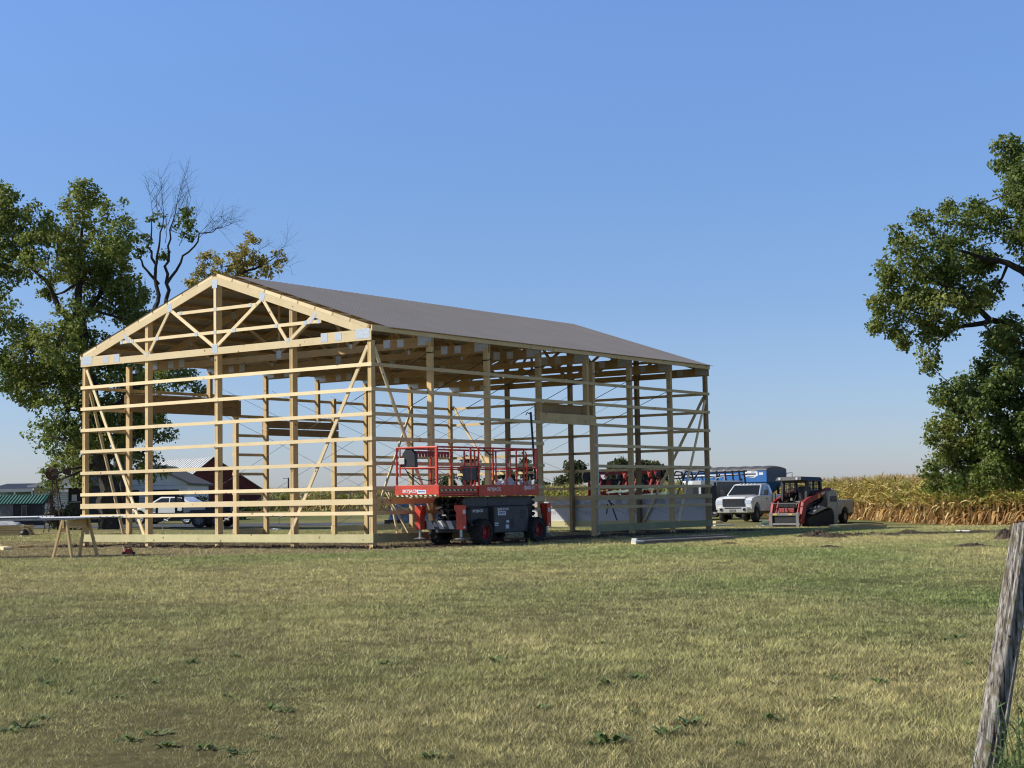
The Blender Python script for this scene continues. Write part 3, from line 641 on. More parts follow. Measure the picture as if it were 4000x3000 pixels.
# far trees along the horizon
def far_tree(px, top, base_y, wid, Y, label, name='distant_tree', sparse=False, seed=30, pal=None, grp=None):
    b0 = gat(px, Y); r = np.random.default_rng(seed); bl = []
    for k in range(9 if wid > 30 else 6):
        fy = r.random(); py = top + (base_y - top) * (0.12 + .78 * fy); hw = wid * (0.45 + 0.55 * math.sin(math.pi * min(1, .18 + fy * .75)))
        bl.append((px + (r.random() * 2 - 1) * hw * .62, py, hw * (.42 + .2 * r.random())))
    bl.append((px, top + wid * .3, wid * .3))
    tree(name, label, 'tree', b0, [([b0, at(px, (top + base_y) / 2, Y), at(px + 2, top + 12, Y)], [.28, .2, .05])], [], blobs_at(bl, Y, 1.0, seed=seed), .42, 90 if sparse else 210, .75, pal or [(.05, .075, .03), (.075, .095, .035), (.10, .11, .045), (.15, .145, .06)], seed, grp, None, .3, 5)
far_tree(2248, 1808, 1905, 46, 205, 'round headed far tree seen through the side door opening of the frame', seed=31)
far_tree(2200, 1868, 1912, 40, 215, 'low bushy far tree beside the round headed one behind the corn', seed=32)
far_tree(1830, 1790, 1895, 52, 190, 'thin branched far tree with sparse leaves seen through the lift railing', 'sparse_distant_tree', True, 33, [(.07, .07, .05), (.09, .09, .06), (.12, .11, .07), (.14, .13, .08)])
far_tree(1910, 1868, 1900, 36, 220, 'small round far tree seen under the middle rail of the lift', seed=34)
far_tree(1985, 1850, 1900, 42, 210, 'bushy far tree behind the middle of the lift platform', seed=35)
far_tree(2050, 1800, 1900, 30, 200, 'tall narrow far tree behind the rear railing of the lift', seed=36)
far_tree(2420, 1800, 1900, 42, 160, 'far tree whose round top shows above the red planter', seed=37)
far_tree(2510, 1805, 1900, 38, 162, 'far tree topping the planter beside the doubled back post', seed=38)
far_tree(2570, 1812, 1900, 34, 165, 'lowest far tree showing above the planter toolbar next to the diagonal brace', seed=39)
far_tree(1752, 1862, 1905, 34, 225, 'small far tree behind the grey control box of the lift', seed=40)
far_tree(2110, 1882, 1912, 34, 235, 'low far hedge like tree just above the corn tops', seed=41)
# ------------------------------------------------------------------ the pole barn under construction
barn = thing('pole_barn', 'unfinished timber pole barn frame with brown grey steel roof and open girt walls', 'barn', (BX, BY, 0), YAW)
PT = 5.11                                  # underside of the trusses
def bpart(name, mat_, x0, x1, y0, y1, z0, z1, parent=None):
    # the part's origin sits at its own centre, so its grain differs from its neighbour's
    cx, cy, cz = (x0 + x1) / 2, (y0 + y1) / 2, (z0 + z1) / 2
    o = MB().box(x0 - cx, x1 - cx, y0 - cy, y1 - cy, z0 - cz, z1 - cz).build(name, mat_, parent or barn); o.location = (cx, cy, cz); return o
def bbar(name, mat_, p0, p1, w, h, up=(0, 0, 1), parent=None):
    p0, p1 = Vector(p0), Vector(p1); c = (p0 + p1) / 2
    o = MB().bar(p0 - c, p1 - c, w, h, up).build(name, mat_, parent or barn); o.location = c; return o
T = 0.038; bay = BL_ / 7
# laminated posts: three plies with a hairline between them
def post(x0, x1, y0, y1, z0, z1, along, m='post'):
    cx, cy = (x0 + x1) / 2, (y0 + y1) / 2; b = MB()
    if along == 'x':
        w = (x1 - x0) / 3
        for k in range(3): b.box(x0 - cx + k * w + .001, x0 - cx + (k + 1) * w - .001, y0 - cy + (.003 if k == 1 else 0), y1 - cy - (.003 if k == 1 else 0), z0, z1)
    else:
        w = (y1 - y0) / 3
        for k in range(3): b.box(x0 - cx + (.003 if k == 1 else 0), x1 - cx - (.003 if k == 1 else 0), y0 - cy + k * w + .001, y0 - cy + (k + 1) * w - .001, z0, z1)
    o = b.build('post', M[m], barn); o.location = (cx, cy, 0); return o
post(-T - .114, -T, T, T + .15, -.25, PT, 'x'); post(-BW_ + T, -BW_ + T + .114, T, T + .15, -.25, PT, 'x')
post(-T - .114, -T, BL_ - T - .15, BL_ - T, -.25, PT, 'x', 'post_shade'); post(-BW_ + T, -BW_ + T + .114, BL_ - T - .15, BL_ - T, -.25, PT, 'x')
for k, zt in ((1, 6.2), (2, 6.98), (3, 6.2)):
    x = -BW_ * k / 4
    post(x - .057, x + .057, T + .002, T + .18, -.25, zt, 'x'); post(x - .057, x + .057, BL_ - T - .18, BL_ - T - .002, -.25, zt, 'x', 'post_shade')
for i in range(1, 7):
    y = i * bay
    post(-T - .15, -T, y - .057, y + .057, 3.30 if i == 4 else -.25, PT + .12, 'y')
    zl = {2: 4.38, 1: 4.38, 4: 3.84}.get(i, -.25)
    post(-BW_ + T, -BW_ + T + .15, y - .057, y + .057, zl, PT + .12, 'y')
post(-T - .15, -T, 10.02, 10.14, -.25, PT + .05, 'y')                                   # door posts
bpart('door_trim', M['boardend'], -T - .004, -T + .034, 10.145, 10.20, .05, 3.3)
post(-BW_ + T, -BW_ + T + .15, 1.62, 1.74, -.25, PT + .1, 'y'); post(-BW_ + T, -BW_ + T + .15, 5.92, 6.04, -.25, 4.42, 'y')
post(-BW_ + T, -BW_ + T + .15, 10.48, 10.60, -.25, 4.62, 'y')
bpart('stud', M['spf'], -BW_ + T, -BW_ + T + .09, 8.62, 8.70, 3.84, 4.70)
# girts
def gz_(k): return .855 + .6096 * k
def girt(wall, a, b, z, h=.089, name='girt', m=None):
    m = m or ('spf' if wall == 'gable' else 'girt_shade')
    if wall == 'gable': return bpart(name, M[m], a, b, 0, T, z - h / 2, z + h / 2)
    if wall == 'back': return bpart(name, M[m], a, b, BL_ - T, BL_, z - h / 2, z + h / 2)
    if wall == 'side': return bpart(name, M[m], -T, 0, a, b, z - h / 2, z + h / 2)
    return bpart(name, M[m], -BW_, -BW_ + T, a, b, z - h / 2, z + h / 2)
zz = [(gz_(k), .089) for k in range(7)] + [(1.136, .140)]
for k, (z, h) in enumerate(zz):
    girt('gable', -BW_, 0, z, h); girt('back', -BW_, 0, z, h)
    if k in (5, 6): girt('side', T + .003, BL_ - T - .003, z, h)
    else: girt('side', T + .003, bay * 3 + .07, z, h); girt('side', 10.03, BL_ - T - .003, z, h)
    if k == 6: girt('left', T + .003, BL_ - T - .003, z, h)
    elif k == 5: girt('left', T + .003, 1.74, z, h); girt('left', 5.93, BL_ - T - .003, z, h)
    else:
        girt('left', T + .003, 1.74, z, h); girt('left', 5.93, bay * 3 + .06, z, h); girt('left', 10.49, BL_ - T - .003, z, h)
sk = lambda wall, a, b: girt(wall, a, b, .24, .205, 'skirt_board', 'treated_shade' if wall == 'side' else 'treated')
sk('gable', -BW_, -BW_ * 3 / 4 - .02); sk('gable', -BW_ * 3 / 4 - .016, -BW_ / 4 + .0); sk('gable', -BW_ / 4 + .004, .004); sk('back', -BW_, 0)
sk('side', T + .003, bay * 3 + .05); sk('side', 10.03, BL_ - T - .003); sk('left', T + .003, 1.74); sk('left', 5.93, bay * 3 + .06); sk('left', 10.49, BL_ - T - .003)
# headers
bpart('door_header', M['post'], -T, -.001, bay * 3 - .08, 10.12, 3.27, 3.565); bpart('door_header', M['lvl'], -T - .19, -T - .152, bay * 3 - .06, 10.15, 3.30, 3.85)
for x0 in (-BW_ + .001, -BW_ + T + .152):
    bpart('door_header', M['lvl'], x0, x0 + T, 1.60, 6.10, 3.89, 4.135); bpart('door_header', M['lvl'], x0, x0 + T, 1.60, 6.10, 4.14, 4.385)
bpart('header_plate', M['spf'], -BW_ + .001, -BW_ + .19, 1.78, 5.90, 4.388, 4.426)
for x0 in (-BW_ + .001, -BW_ + T + .152):
    bpart('door_header', M['lvl'], x0, x0 + T, bay * 3 - .06, 10.66, 3.32, 3.53); bpart('door_header', M['lvl'], x0, x0 + T, bay * 3 - .06, 10.66, 3.57, 3.80)
# house wrap on the rear wall, print showing through from the far side
wrap = bpart('house_wrap', M['wrap'], -BW_ + .15, -.03, BL_ + .002, BL_ + .014, .30, 1.08)
for k in range(6):
    x = -1.35 - k * 1.72
    for body, zz_, s in (('DRYLINE', .93, .15), ('WRAP', .62, .20)):
        m_ = face_mtx((x, -.0085, zz_ - .69), (-1, 0, 0), (0, 0, 1)); m_.translation.x -= wrap.location.x
        text_obj(body, s, M['wrapink'], wrap, m_, 'lettering', .0002, .9, .004)
    hx = x - .58 - wrap.location.x
    MB().add([(hx - .13, -.009, .19), (hx + .13, -.009, .19), (hx + .13, -.009, .30), (hx + .17, -.009, .30), (hx, -.009, .42), (hx - .17, -.009, .30), (hx - .13, -.009, .30)], [(0, 1, 2, 3, 4, 5, 6)]).build('house_emblem', M['wrapink'], wrap)
# trusses
hw = BW_ / 2; SL = 1 / 3
def tc_bot(x): return 5.182 + (-x if x > -hw else BW_ + x) * SL
def truss(y, wd):
    b = MB(); d0, d1 = 0.0, T
    b.box(-BW_, 0, d0, d1, PT, PT + .184)
    for s in (0, 1):
        X = (lambda x: x) if s == 0 else (lambda x: -BW_ - x)
        b.prism([(X(0), 5.376), (X(-hw), 5.376 + hw * SL), (X(-hw), 5.182 + hw * SL), (X(-.34), 5.296), (X(0), 5.296)][::1 if s == 0 else -1], 'y', d0, d1)
        b.box(min(X(-1.67), X(-.44)), max(X(-1.67), X(-.44)), d0, d1, PT + .186, PT + .275)
    o = b.build('truss', wd, barn); o.location = (0, y, 0)
    w0 = (0, 0, 1)
    def web(p, q, w=.089):
        return bbar('web', wd, (p[0], T / 2, p[1]), (q[0], T / 2, q[1]), T - .006, w, (0, 0, 1), o) if abs(p[0] - q[0]) > .05 else bpart('web', wd, p[0] - w / 2, p[0] + w / 2, .003, T - .003, p[1], q[1], o)
    web((-hw, PT + .17), (-hw, 7.05))
    for s in (0, 1):
        X = (lambda x: x) if s == 0 else (lambda x: -BW_ - x)
        web((X(-hw + .03), PT + .2), (X(-3.72), tc_bot(-3.72) + .04)); web((X(-3.72), tc_bot(-3.72) + .03), (X(-2.85), PT + .17)); web((X(-2.78), PT + .17), (X(-1.95), tc_bot(-1.95) + .02))
    def plate(x, z, w, h, rot=0):
        m = MB()
        for y0, y1 in ((-.004, -.0005), (T + .0005, T + .004)):
            c, s_ = math.cos(rot), math.sin(rot); q = []
            for yy in (y0, y1): q += [(x + (u * c - v * s_), yy, z + (u * s_ + v * c)) for u, v in ((-w / 2, -h / 2), (w / 2, -h / 2), (w / 2, h / 2), (-w / 2, h / 2))]
            m.add(q, [(0, 1, 2, 3), (7, 6, 5, 4), (0, 4, 5, 1), (1, 5, 6, 2), (2, 6, 7, 3), (3, 7, 4, 0)])
        return m.build('gusset_plate', M['plate'], o)
    plate(-hw, 7.0, .20, .22); plate(-hw, PT + .15, .19, .23)
    for s in (0, 1):
        X = (lambda x: x) if s == 0 else (lambda x: -BW_ - x)
        plate(X(-.27), PT + .17, .46, .24); plate(X(-1.08), PT + .15, .22, .20); plate(X(-1.55), PT + .16, .23, .22); plate(X(-2.815), PT + .19, .09, .11)
        plate(X(-3.72), tc_bot(-3.72) + .08, .17, .22, -.3 if s == 0 else .3); plate(X(-1.90), tc_bot(-1.90) + .03, .09, .20, -.65 if s == 0 else .65)
    return o
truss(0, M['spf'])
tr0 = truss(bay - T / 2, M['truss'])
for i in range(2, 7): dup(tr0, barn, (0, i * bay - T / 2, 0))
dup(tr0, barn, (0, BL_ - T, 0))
# nailers across both gable trusses with their small connector plates
for y0 in (.0025, BL_ - T + .0025):
    bpart('gable_nailer', M['spf'], -BW_ + 1.78, -1.66, y0, y0 + T - .005, 5.66, 5.745); bpart('gable_nailer', M['spf'], -BW_ + 4.02, -3.98, y0, y0 + T - .005, 6.275, 6.36)
for x, z in ((-hw, 6.318), (-hw + 1.33, 6.318), (-hw - 1.33, 6.318), (-hw, 5.70), (-hw + .72, 5.70), (-hw - .72, 5.70), (-3.22, 5.70), (-BW_ + 3.22, 5.70), (-2.2, 5.70), (-BW_ + 2.2, 5.70), (-1.75, 5.70), (-BW_ + 1.75, 5.70), (-2.02, 5.72), (-BW_ + 2.02, 5.72)):
    bpart('connector_plate', M['plate'], x - .055, x + .055, -.0035, .002, z - .05, z + .05)
# purlins and the blocking between them on the front truss
NP_ = 10; up_s = {0: Vector((SL, 0, 1)).normalized(), 1: Vector((-SL, 0, 1)).normalized()}
for s in (0, 1):
    X = (lambda x: x) if s == 0 else (lambda x: -BW_ - x)
    dist = [.10 + k * (hw - .16) / (NP_ - 1) for k in range(NP_)]
    for k, d in enumerate(dist):
        c = Vector((X(-d), 0, 5.376 + d * SL)) + up_s[s] * .046
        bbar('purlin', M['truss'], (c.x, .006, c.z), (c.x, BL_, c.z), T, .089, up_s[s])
        if k < NP_ - 1:
            d2 = dist[k + 1]; c2 = Vector((X(-d2), 0, 5.376 + d2 * SL)) + up_s[s] * .046; e = (c2 - c).normalized() * .023
            bbar('purlin_blocking', M['spf'], (c.x + e.x, .0205, c.z + e.z), (c2.x - e.x, .0205, c2.z - e.z), T, .087, up_s[s])
bpart('eave_board', M['girt_shade'], .001, T, .004, BL_, 5.335, 5.475); bpart('eave_board', M['spf'], -BW_ - T, -BW_ - .001, .004, BL_, 5.335, 5.475)
# ribbed roof sheets, real ribs every nine inches
def roof(s, y0, y1, over):
    prof = []; y = y0
    while y < y1 - .02:
        for dy, dz in ((0, 0), (.165, 0), (.186, .010), (.200, .010), (.221, 0)): 
            if y + dy <= y1: prof.append((y + dy, dz))
        y += .2286
    prof.append((y1, 0)); v = []; f = []
    n = up_s[s]
    X = (lambda x: x) if s == 0 else (lambda x: -BW_ - x)
    rows = [(-over), hw - .015]
    for d in rows:
        base = Vector((X(-d), 0, 5.376 + d * SL)) + n * .0925
        for yy, dz in prof: q = base + n * dz; v.append((q.x, yy, q.z))
    k = len(prof)
    for i in range(k - 1): f.append((i, i + 1, k + i + 1, k + i))
    return MB().add(v, f).build('roof_panel', M['roof'], barn)
roof(0, .66, BL_ + .16, .06); roof(1, -.02, BL_ + .16, .06)
bpart('drip_edge', M['roof'], .045, .105, .66, BL_ + .16, 5.448, 5.452)
# temporary diagonal braces
bbar('diagonal_brace', M['spf'], (-BW_ + .20, .06, 5.02), (-BW_ * .75 - .10, .06, .30), .089, T, (0, 1, 0)); bbar('diagonal_brace', M['spf'], (-.16, .06, 4.98), (-BW_ * .25 - .12, .06, .30), .089, T, (0, 1, 0))
bbar('diagonal_brace', M['spf'], (-BW_ + .065, .20, 4.7), (-BW_ + .065, 1.56, .16), T, .089, (0, 1, 0)); bbar('diagonal_brace', M['spf'], (-.065, .18, 4.95), (-.065, bay + .20, .30), T, .089, (0, 1, 0))
bbar('diagonal_brace', M['spf'], (-.065, BL_ - .2, 4.3), (-.065, bay * 6 + .25, .25), T, .089, (0, 1, 0)); bbar('diagonal_brace', M['spf'], (-.2, BL_ - .065, 4.4), (-BW_ * .25 + .08, BL_ - .065, .25), .089, T, (0, 1, 0))
bbar('diagonal_brace', M['spf'], (-BW_ + .2, BL_ - .065, 4.6), (-BW_ * .75 - .1, BL_ - .065, .9), .089, T, (0, 1, 0)); bbar('diagonal_brace', M['spf'], (-BW_ + .2, bay * 6 - .02, 4.5), (-BW_ + .2, bay * 5 + .1, .2), T, .089, (0, 1, 0))
bbar('diagonal_brace', M['spf'], (-BW_ + .9, bay * 5.05, 1.45), (-BW_ + 1.9, bay * 5.05, .02), T, .089, (0, 1, 0)); bbar('diagonal_brace', M['spf'], (-BW_ + 1.0, bay * 5.05 + .05, 1.45), (-BW_ + 1.35, bay * 5.05 + .05, .02), T, .089, (0, 1, 0))
# plumbing straps strung across the building with a ratchet at the low end
def strap(p, q, hook=True, wrapz=None, thin=False):
    p, q = Vector(p), Vector(q); d = (q - p); b = MB(); mid = p + d * .25
    o = MB().tube([p, mid], .005 if thin else .010, 5).build('brace_strap', M['rope'] if thin else M['strap'], barn)
    MB().tube([mid, q], .005, 5).build('strap_tail', M['rope'], o)
    if wrapz is not None:
        c = Vector(p); MB().tube([(c.x - .02, c.y - .065, c.z), (c.x + .16, c.y - .065, c.z), (c.x + .16, c.y + .065, c.z + .02), (c.x - .02, c.y + .065, c.z + .02)], .014, 5).build('strap_loop', M['strap'], o)
    if hook:
        e = d.normalized(); m = MB(True); m.tube([q - e * .5, q], .022, 6); m.tube([q - e * .28 + Vector((0, 0, -.06)), q - e * .1 + Vector((0, 0, .05))], .03, 6); m.tube([q, q + Vector((0, .02, -.22)), q + Vector((.03, .02, -.24))], .014, 5)
        m.build('ratchet', M['steel'], o)
for i, zt, zb in ((1, 4.95, .62), (2, 4.9, .60), (3, 4.85, .66), (4, 4.8, .6), (5, 4.7, .6), (6, 4.5, .6)):
    y = bay * i + (.35 if i == 4 else 0)
    strap((-.18, y, zt), (-BW_ + .55, y + .12, zb), i < 4, 1)
    strap((-BW_ + .2, y + .2, zt - .1), (-.45, y + .3, .6), False, None, True)
for i in (1, 2, 3): strap((-BW_ * i / 4, BL_ - .25, 4.7), (-BW_ * i / 4 + .35, 2.2 + i, .45), False, None, True)

# ------------------------------------------------------------------ scissor lift beside the long wall
lift = thing('scissor_lift', 'red and dark grey rough terrain scissor lift with railed platform parked beside the barn', 'scissor lift', (BX, BY, 0), YAW)
lx0, lx1, ly0, lym, ly1 = .366, 1.75, .42, 2.0, 4.57; DZ0, DZ1 = 1.235, 1.505
plat = MB(); plat.box(lx0 + .02, lx1 - .02, lym - .2, ly1, 1.24, 1.285); plat.build('platform_deck', M['dred'], lift)
pb = MB()
pb.box(lx1 - .03, lx1, lym, ly1, DZ0, DZ1); pb.box(lx0, lx0 + .03, lym, ly1, DZ0, DZ1); pb.box(lx0 + .03, lx1 - .03, ly1 - .03, ly1, DZ0, DZ1)
side = pb.build('toe_board', M['red'], lift, .006)
eb = MB(); eb.box(lx1 - .085, lx1 - .035, ly0, lym + .3, DZ0 + .015, DZ1 - .015); eb.box(lx0 + .035, lx0 + .085, ly0, lym + .3, DZ0 + .015, DZ1 - .015); eb.box(lx0, lx1, ly0 - .03, ly0 - .0005, DZ0 - .005, DZ1 + .01); eb.box(lx0 + .09, lx1 - .09, ly0, lym + .2, 1.30, 1.33)
ext = eb.build('extension_deck', M['red'], lift, .004)
rl = MB(); rl.tube([(lx1 - .032, ly0 + .05, DZ0 + .07), (lx1 - .032, lym, DZ0 + .07)], .012, 6); rl.build('roller_rail', M['dred'], ext)
# hazard stripes
def stripes(p0, dirv, upv, n, step, w, h, m, parent, lean=.03):
    b = MB(); p0, dirv, upv = Vector(p0), Vector(dirv), Vector(upv); nn = dirv.cross(upv).normalized() * .002
    for k in range(n):
        o = p0 + dirv * (k * step); b.quad(o + nn, o + dirv * w + nn, o + dirv * (w + lean * -1) + upv * h + nn, o - dirv * lean + upv * h + nn)
    return b.build('hazard_stripes', m, parent)
MB().box(lx0 + .02, lx1 - .02, ly0 - .0325, ly0 - .0305, DZ0 + .0, DZ0 + .05).build('stripe_band', M['black'], ext)
stripes((lx0 + .08, ly0 - .0325, DZ0 + .007), (1, 0, 0), (0, 0, 1), 9, .147, .075, .036, M['hazard'], ext)
MB().box(lx1 - .035, lx1 - .0335, ly0 + .02, lym - .1, DZ0 + .125, DZ0 + .175).build('stripe_band', M['black'], ext)
stripes((lx1 - .0335, ly0 + .10, DZ0 + .132), (0, 1, 0), (0, 0, 1), 9, .165, .085, .036, M['hazard'], ext)
FX, FY = (1, 0, 0), (0, 1, 0); UPV = (0, 0, 1)
text_obj('SKYJACK', .105, M['decal'], ext, face_mtx((lx0 + .50, ly0 - .033, DZ0 + .135), FX, UPV), 'logo', .001, 1.15, .004)
MB().box(lx0 + .72, lx0 + 1.0, ly0 - .0345, ly0 - .0325, DZ0 + .07, DZ0 + .165).build('rental_label', M['decal'], ext)
text_obj('Rental Pros', .052, M['decalblue'], ext, face_mtx((lx0 + .86, ly0 - .035, DZ0 + .125), FX, UPV), 'label_text', .0006, .9, .003)
text_obj('SKYJACK', .115, M['decal'], side, face_mtx((lx1 + .001, 2.62, DZ0 + .16), FY, UPV), 'logo', .001, 1.25, .004)
text_obj('SJ6832 RT', .125, M['decal'], side, face_mtx((lx1 + .001, 4.16, DZ0 + .19), FY, UPV), 'model_text', .001, .9, .005)
# railings
def rail(name, pts, closed, parent=lift, r=.021, m='red', posts=()):
    b = MB(True); b.tube(pts + ([pts[0]] if closed else []), r, 6)
    for p in posts: b.tube(p, r, 6)
    return b.build(name, M[m], parent)
ZT, ZM = 2.43, 1.935
b = MB(True)
for z, rr in ((ZT, .024), (ZM, .018)): b.tube([(lx1 - .06, lym, z), (lx1 - .06, ly0, z), (lx0 + .06, ly0, z), (lx0 + .06, lym, z)], rr, 6)
for x, y in ((lx1 - .06, ly0), (lx0 + .06, ly0), (lx1 - .06, lym - .25), (lx0 + .06, lym - .25)): b.tube([(x, y, DZ1 - .03), (x, y, ZT)], .027, 6)
for x in (lx1 - .10, lx0 + .16): b.box(x - .02, x + .02, ly0 - .012, ly0 + .012, ZM - .2, ZT - .02)
b.build('extension_railing', M['red'], lift)
b = MB(True)
for z, rr in ((ZT - .005, .024), (ZM - .005, .018)): b.tube([(lx1 - .02, lym, z), (lx1 - .02, ly1 - .02, z), (lx0 + .02, ly1 - .02, z), (lx0 + .02, lym, z)], rr, 6)
for y in (lym + .02, 2.62, 3.18, 3.62, ly1 - .02):
    for x in (lx1 - .02, lx0 + .02): b.tube([(x, y, DZ1 - .02), (x, y, ZT - .005)], .024, 6)
b.box(lx1 - .04, lx1, ly1 - .13, ly1 - .06, ZM, ZT - .02)
b.build('platform_railing', M['red'], lift)
b = MB(True)
for y in (3.98, 4.12): b.tube([(lx1 - .05, y, DZ1), (lx1 - .05, y, ZT - .15), (lx1 - .05, y - .05, ZT - .08)], .018, 6)
b.tube([(lx0 + .5, ly1 - .04, 1.3), (lx0 + .5, ly1 - .04, ZT - .02)], .02, 6); b.tube([(lx0 + .95, ly1 - .04, 1.3), (lx0 + .95, ly1 - .04, ZT - .02)], .02, 6)
b.build('gate', M['red'], lift)
# toothed rack between the platform and its extension
b = MB(); yk = lym - .12
b.box(lx0 + .2, lx0 + .23, ly0 + .28, lym + .3, ZT - .13, ZT - .06)
for k in range(14): b.box(lx0 + .195, lx0 + .235, ly0 + .30 + k * .125, ly0 + .36 + k * .125, ZT - .20, ZT - .13)
b.build('toothed_guide', M['dred'], lift)
b = MB(True); b.prism([(.52, 1.96), (1.0, 1.96), (.98, 2.28), (.86, 2.40), (.70, 2.41), (.60, 2.30), (.54, 2.16)], 'y', ly0 + .02, ly0 + .12); b.build('control_cover', M['black'], lift, .01)
b = MB(); b.box(.50, .68, ly0 - .02, ly0 + .02, 2.03, 2.18); cb_ = b.build('control_box', M['offwhite'], lift, .01)
MB(True).tube([(.60, ly0 + .02, 2.02), (.66, ly0 + .1, 1.86), (.9, ly0 + .2, 1.68), (1.25, ly0 + .25, 1.62), (1.6, ly0 + .3, 1.68)], .012, 5).build('control_cable', M['black'], lift)
MB(True).tube([(.62, ly0 + .02, 2.0), (.74, ly0 + .1, 1.75), (1.0, ly0 + .2, 1.52), (1.35, ly0 + .2, 1.52), (1.62, ly0 + .3, 1.70)], .012, 5).build('control_cable', M['black'], lift)
MB().box(lx1 - .12, lx1 - .05, 1.50, 2.02, 1.62, 1.98).build('document_box', M['grey'], lift, .012)
MB(True).tube([(lx1 - .05, 2.25, ZT), (lx1 - .02, 2.36, ZT - .1), (lx1 - .02, 2.5, ZT - .17), (lx1 - .02, 2.6, ZT - .16)], .018, 6).build('latch_hose', M['grey'], lift)
MB(True).lathe((lx1 + .02, ly1 - .10, 1.60), (1, 0, 0), [(.06, 0), (.06, .02), (.03, .02), (.03, 0)], 10).build('tie_ring', M['grey'], lift)
# chassis, scissor pack, hoods
cx0, cx1 = .52, 1.58
b = MB(); b.box(cx0 + .05, cx1 - .05, 1.72, 4.92, .33, .52); b.build('chassis', M['grey'], lift, .015)
b = MB(); b.box(cx0 - .06, cx1 + .05, 1.42, 1.56, .42, .64); bump = b.build('bumper', M['grey'], lift, .008)
bb_ = MB()
for k in range(3):
    x = cx0 + .0 + k * .31; bb_.quad((x, 1.4185, .635), (x + .15, 1.4185, .635), (x + .27, 1.4185, .43), (x + .12 - (0 if k else .10), 1.4185, .43))
bb_.build('hazard_stripes', M['offwhite'], bump)
b = MB()
for k, x in enumerate((.72, .90, 1.20, 1.38)):
    for j in range(4):
        z = .60 + j * .15; b.bar((x, 1.75, z), (x, 4.75, z + .10), .05, .10); b.bar((x + .06, 1.75, z + .10), (x + .06, 4.75, z), .05, .10)
for j in range(5):
    for y in (1.78, 3.25, 4.72): b.cyl((.62, y, .62 + j * .14), (1.50, y, .62 + j * .14), .03, n=8)
b.build('scissor_stack', M['black'], lift)
b = MB(True); b.prism([(1.75, 1.22), (1.62, 1.10), (1.75, .98), (4.35, .98), (4.62, 1.22)], 'x', 1.40, 1.50); b.prism([(1.75, 1.22), (1.62, 1.10), (1.75, .98), (4.35, .98), (4.62, 1.22)], 'x', .58, .66)
for y in (2.70,): b.cyl((1.50, y, 1.16), (1.512, y, 1.16), .035, n=10); b.cyl((1.50, y, 1.04), (1.512, y, 1.04), .035, n=10)
b.build('scissor_arm', M['grey'], lift, .012)
b = MB(); b.box(.52, .78, 2.55, 4.15, .32, .96); b.build('tray', M['grey'], lift, .03)
b = MB(); b.prism([(2.66, .30), (4.14, .30), (4.14, .88), (4.05, .97), (2.66, .97)], 'x', 1.42, 1.72); hood = b.build('engine_hood', M['grey'], lift, .025)
MB().prism([(3.78, .62), (3.98, .66), (4.02, .86), (3.80, .90), (3.74, .76)], 'x', 1.718, 1.7225).build('vent_opening', M['black'], hood)
MB().box(1.72, 1.7225, 3.30, 3.48, .42, .64).build('latch_pocket', M['black'], hood)
b = MB(); b.box(1.72, 1.723, 2.66, 2.82, .53, .56); b.box(1.72, 1.723, 2.66, 2.82, .48, .505); b.box(1.72, 1.723, 3.13, 3.27, .40, .50); b.box(1.72, 1.723, 3.16, 3.28, .55, .61); b.build('warning_label', M['decal'], hood)
text_obj('SJ6832 RT 4X4', .085, M['decal'], hood, face_mtx((1.722, 3.02, .89), FY, UPV), 'model_text', .001, .9, .003)
MB().box(1.7205, 1.7225, 2.80, 3.14, .74, .84).build('rental_label', M['decal'], hood)
text_obj('Rental Pros', .06, M['decalblue'], hood, face_mtx((1.7235, 2.97, .80), FY, UPV), 'label_text', .0006, .9, .003)
b = MB(); b.box(1.44, 1.62, 1.80, 2.56, .40, .94); sidebox = b.build('control_cabinet', M['black'], lift, .02)
text_obj('SKYJACK', .09, M['decal'], sidebox, face_mtx((1.622, 2.10, .86), FY, UPV), 'logo', .001, 1.2, .003)
stripes((1.62, 1.86, .50), (0, 1, 0), (0, 0, 1), 4, .16, .08, .035, M['offwhite'], sidebox)
# outriggers: folded steel legs at the four corners with foot pads
def outrigger(x, y, sx, sy):
    b = MB(); b.prism([(x - .08 * sx, .42), (x + .10 * sx, .42), (x + .10 * sx, 1.02), (x - .14 * sx, 1.02), (x - .14 * sx, .92), (x - .08 * sx, .82)], 'y', y - .09, y + .09)
    o = b.build('outrigger', M['red'], lift, .01)
    f = MB(True); f.cyl((x, y, .20), (x, y, .45), .035, n=10); f.lathe((x, y, .19), (0, 0, 1), [(.02, .05), (.16, .012), (.17, 0), (.02, 0)], 16); f.build('foot_pad', M['steel'], o)
    if sx > 0:
        MB().box(x + .1, x + .1025, y - .05, y + .05, .80, .90).build('warning_label', M['decal'], o); MB().box(x + .1, x + .1025, y - .03, y + .03, .45, .50).build('warning_label', M['decal'], o)
    MB(True).tube([(x - .1 * sx, y + .09 * sy, .95), (x - .05 * sx, y + .14 * sy, .80), (x - .02, y + .12 * sy, .6), (x - .05 * sx, y + .1 * sy, .48)], .018, 5).build('hydraulic_hose', M['black'], o)
outrigger(.42, 1.30, -1, 1); outrigger(1.66, 1.36, 1, 1); outrigger(1.66, 5.02, 1, -1); outrigger(.42, 5.02, -1, -1)
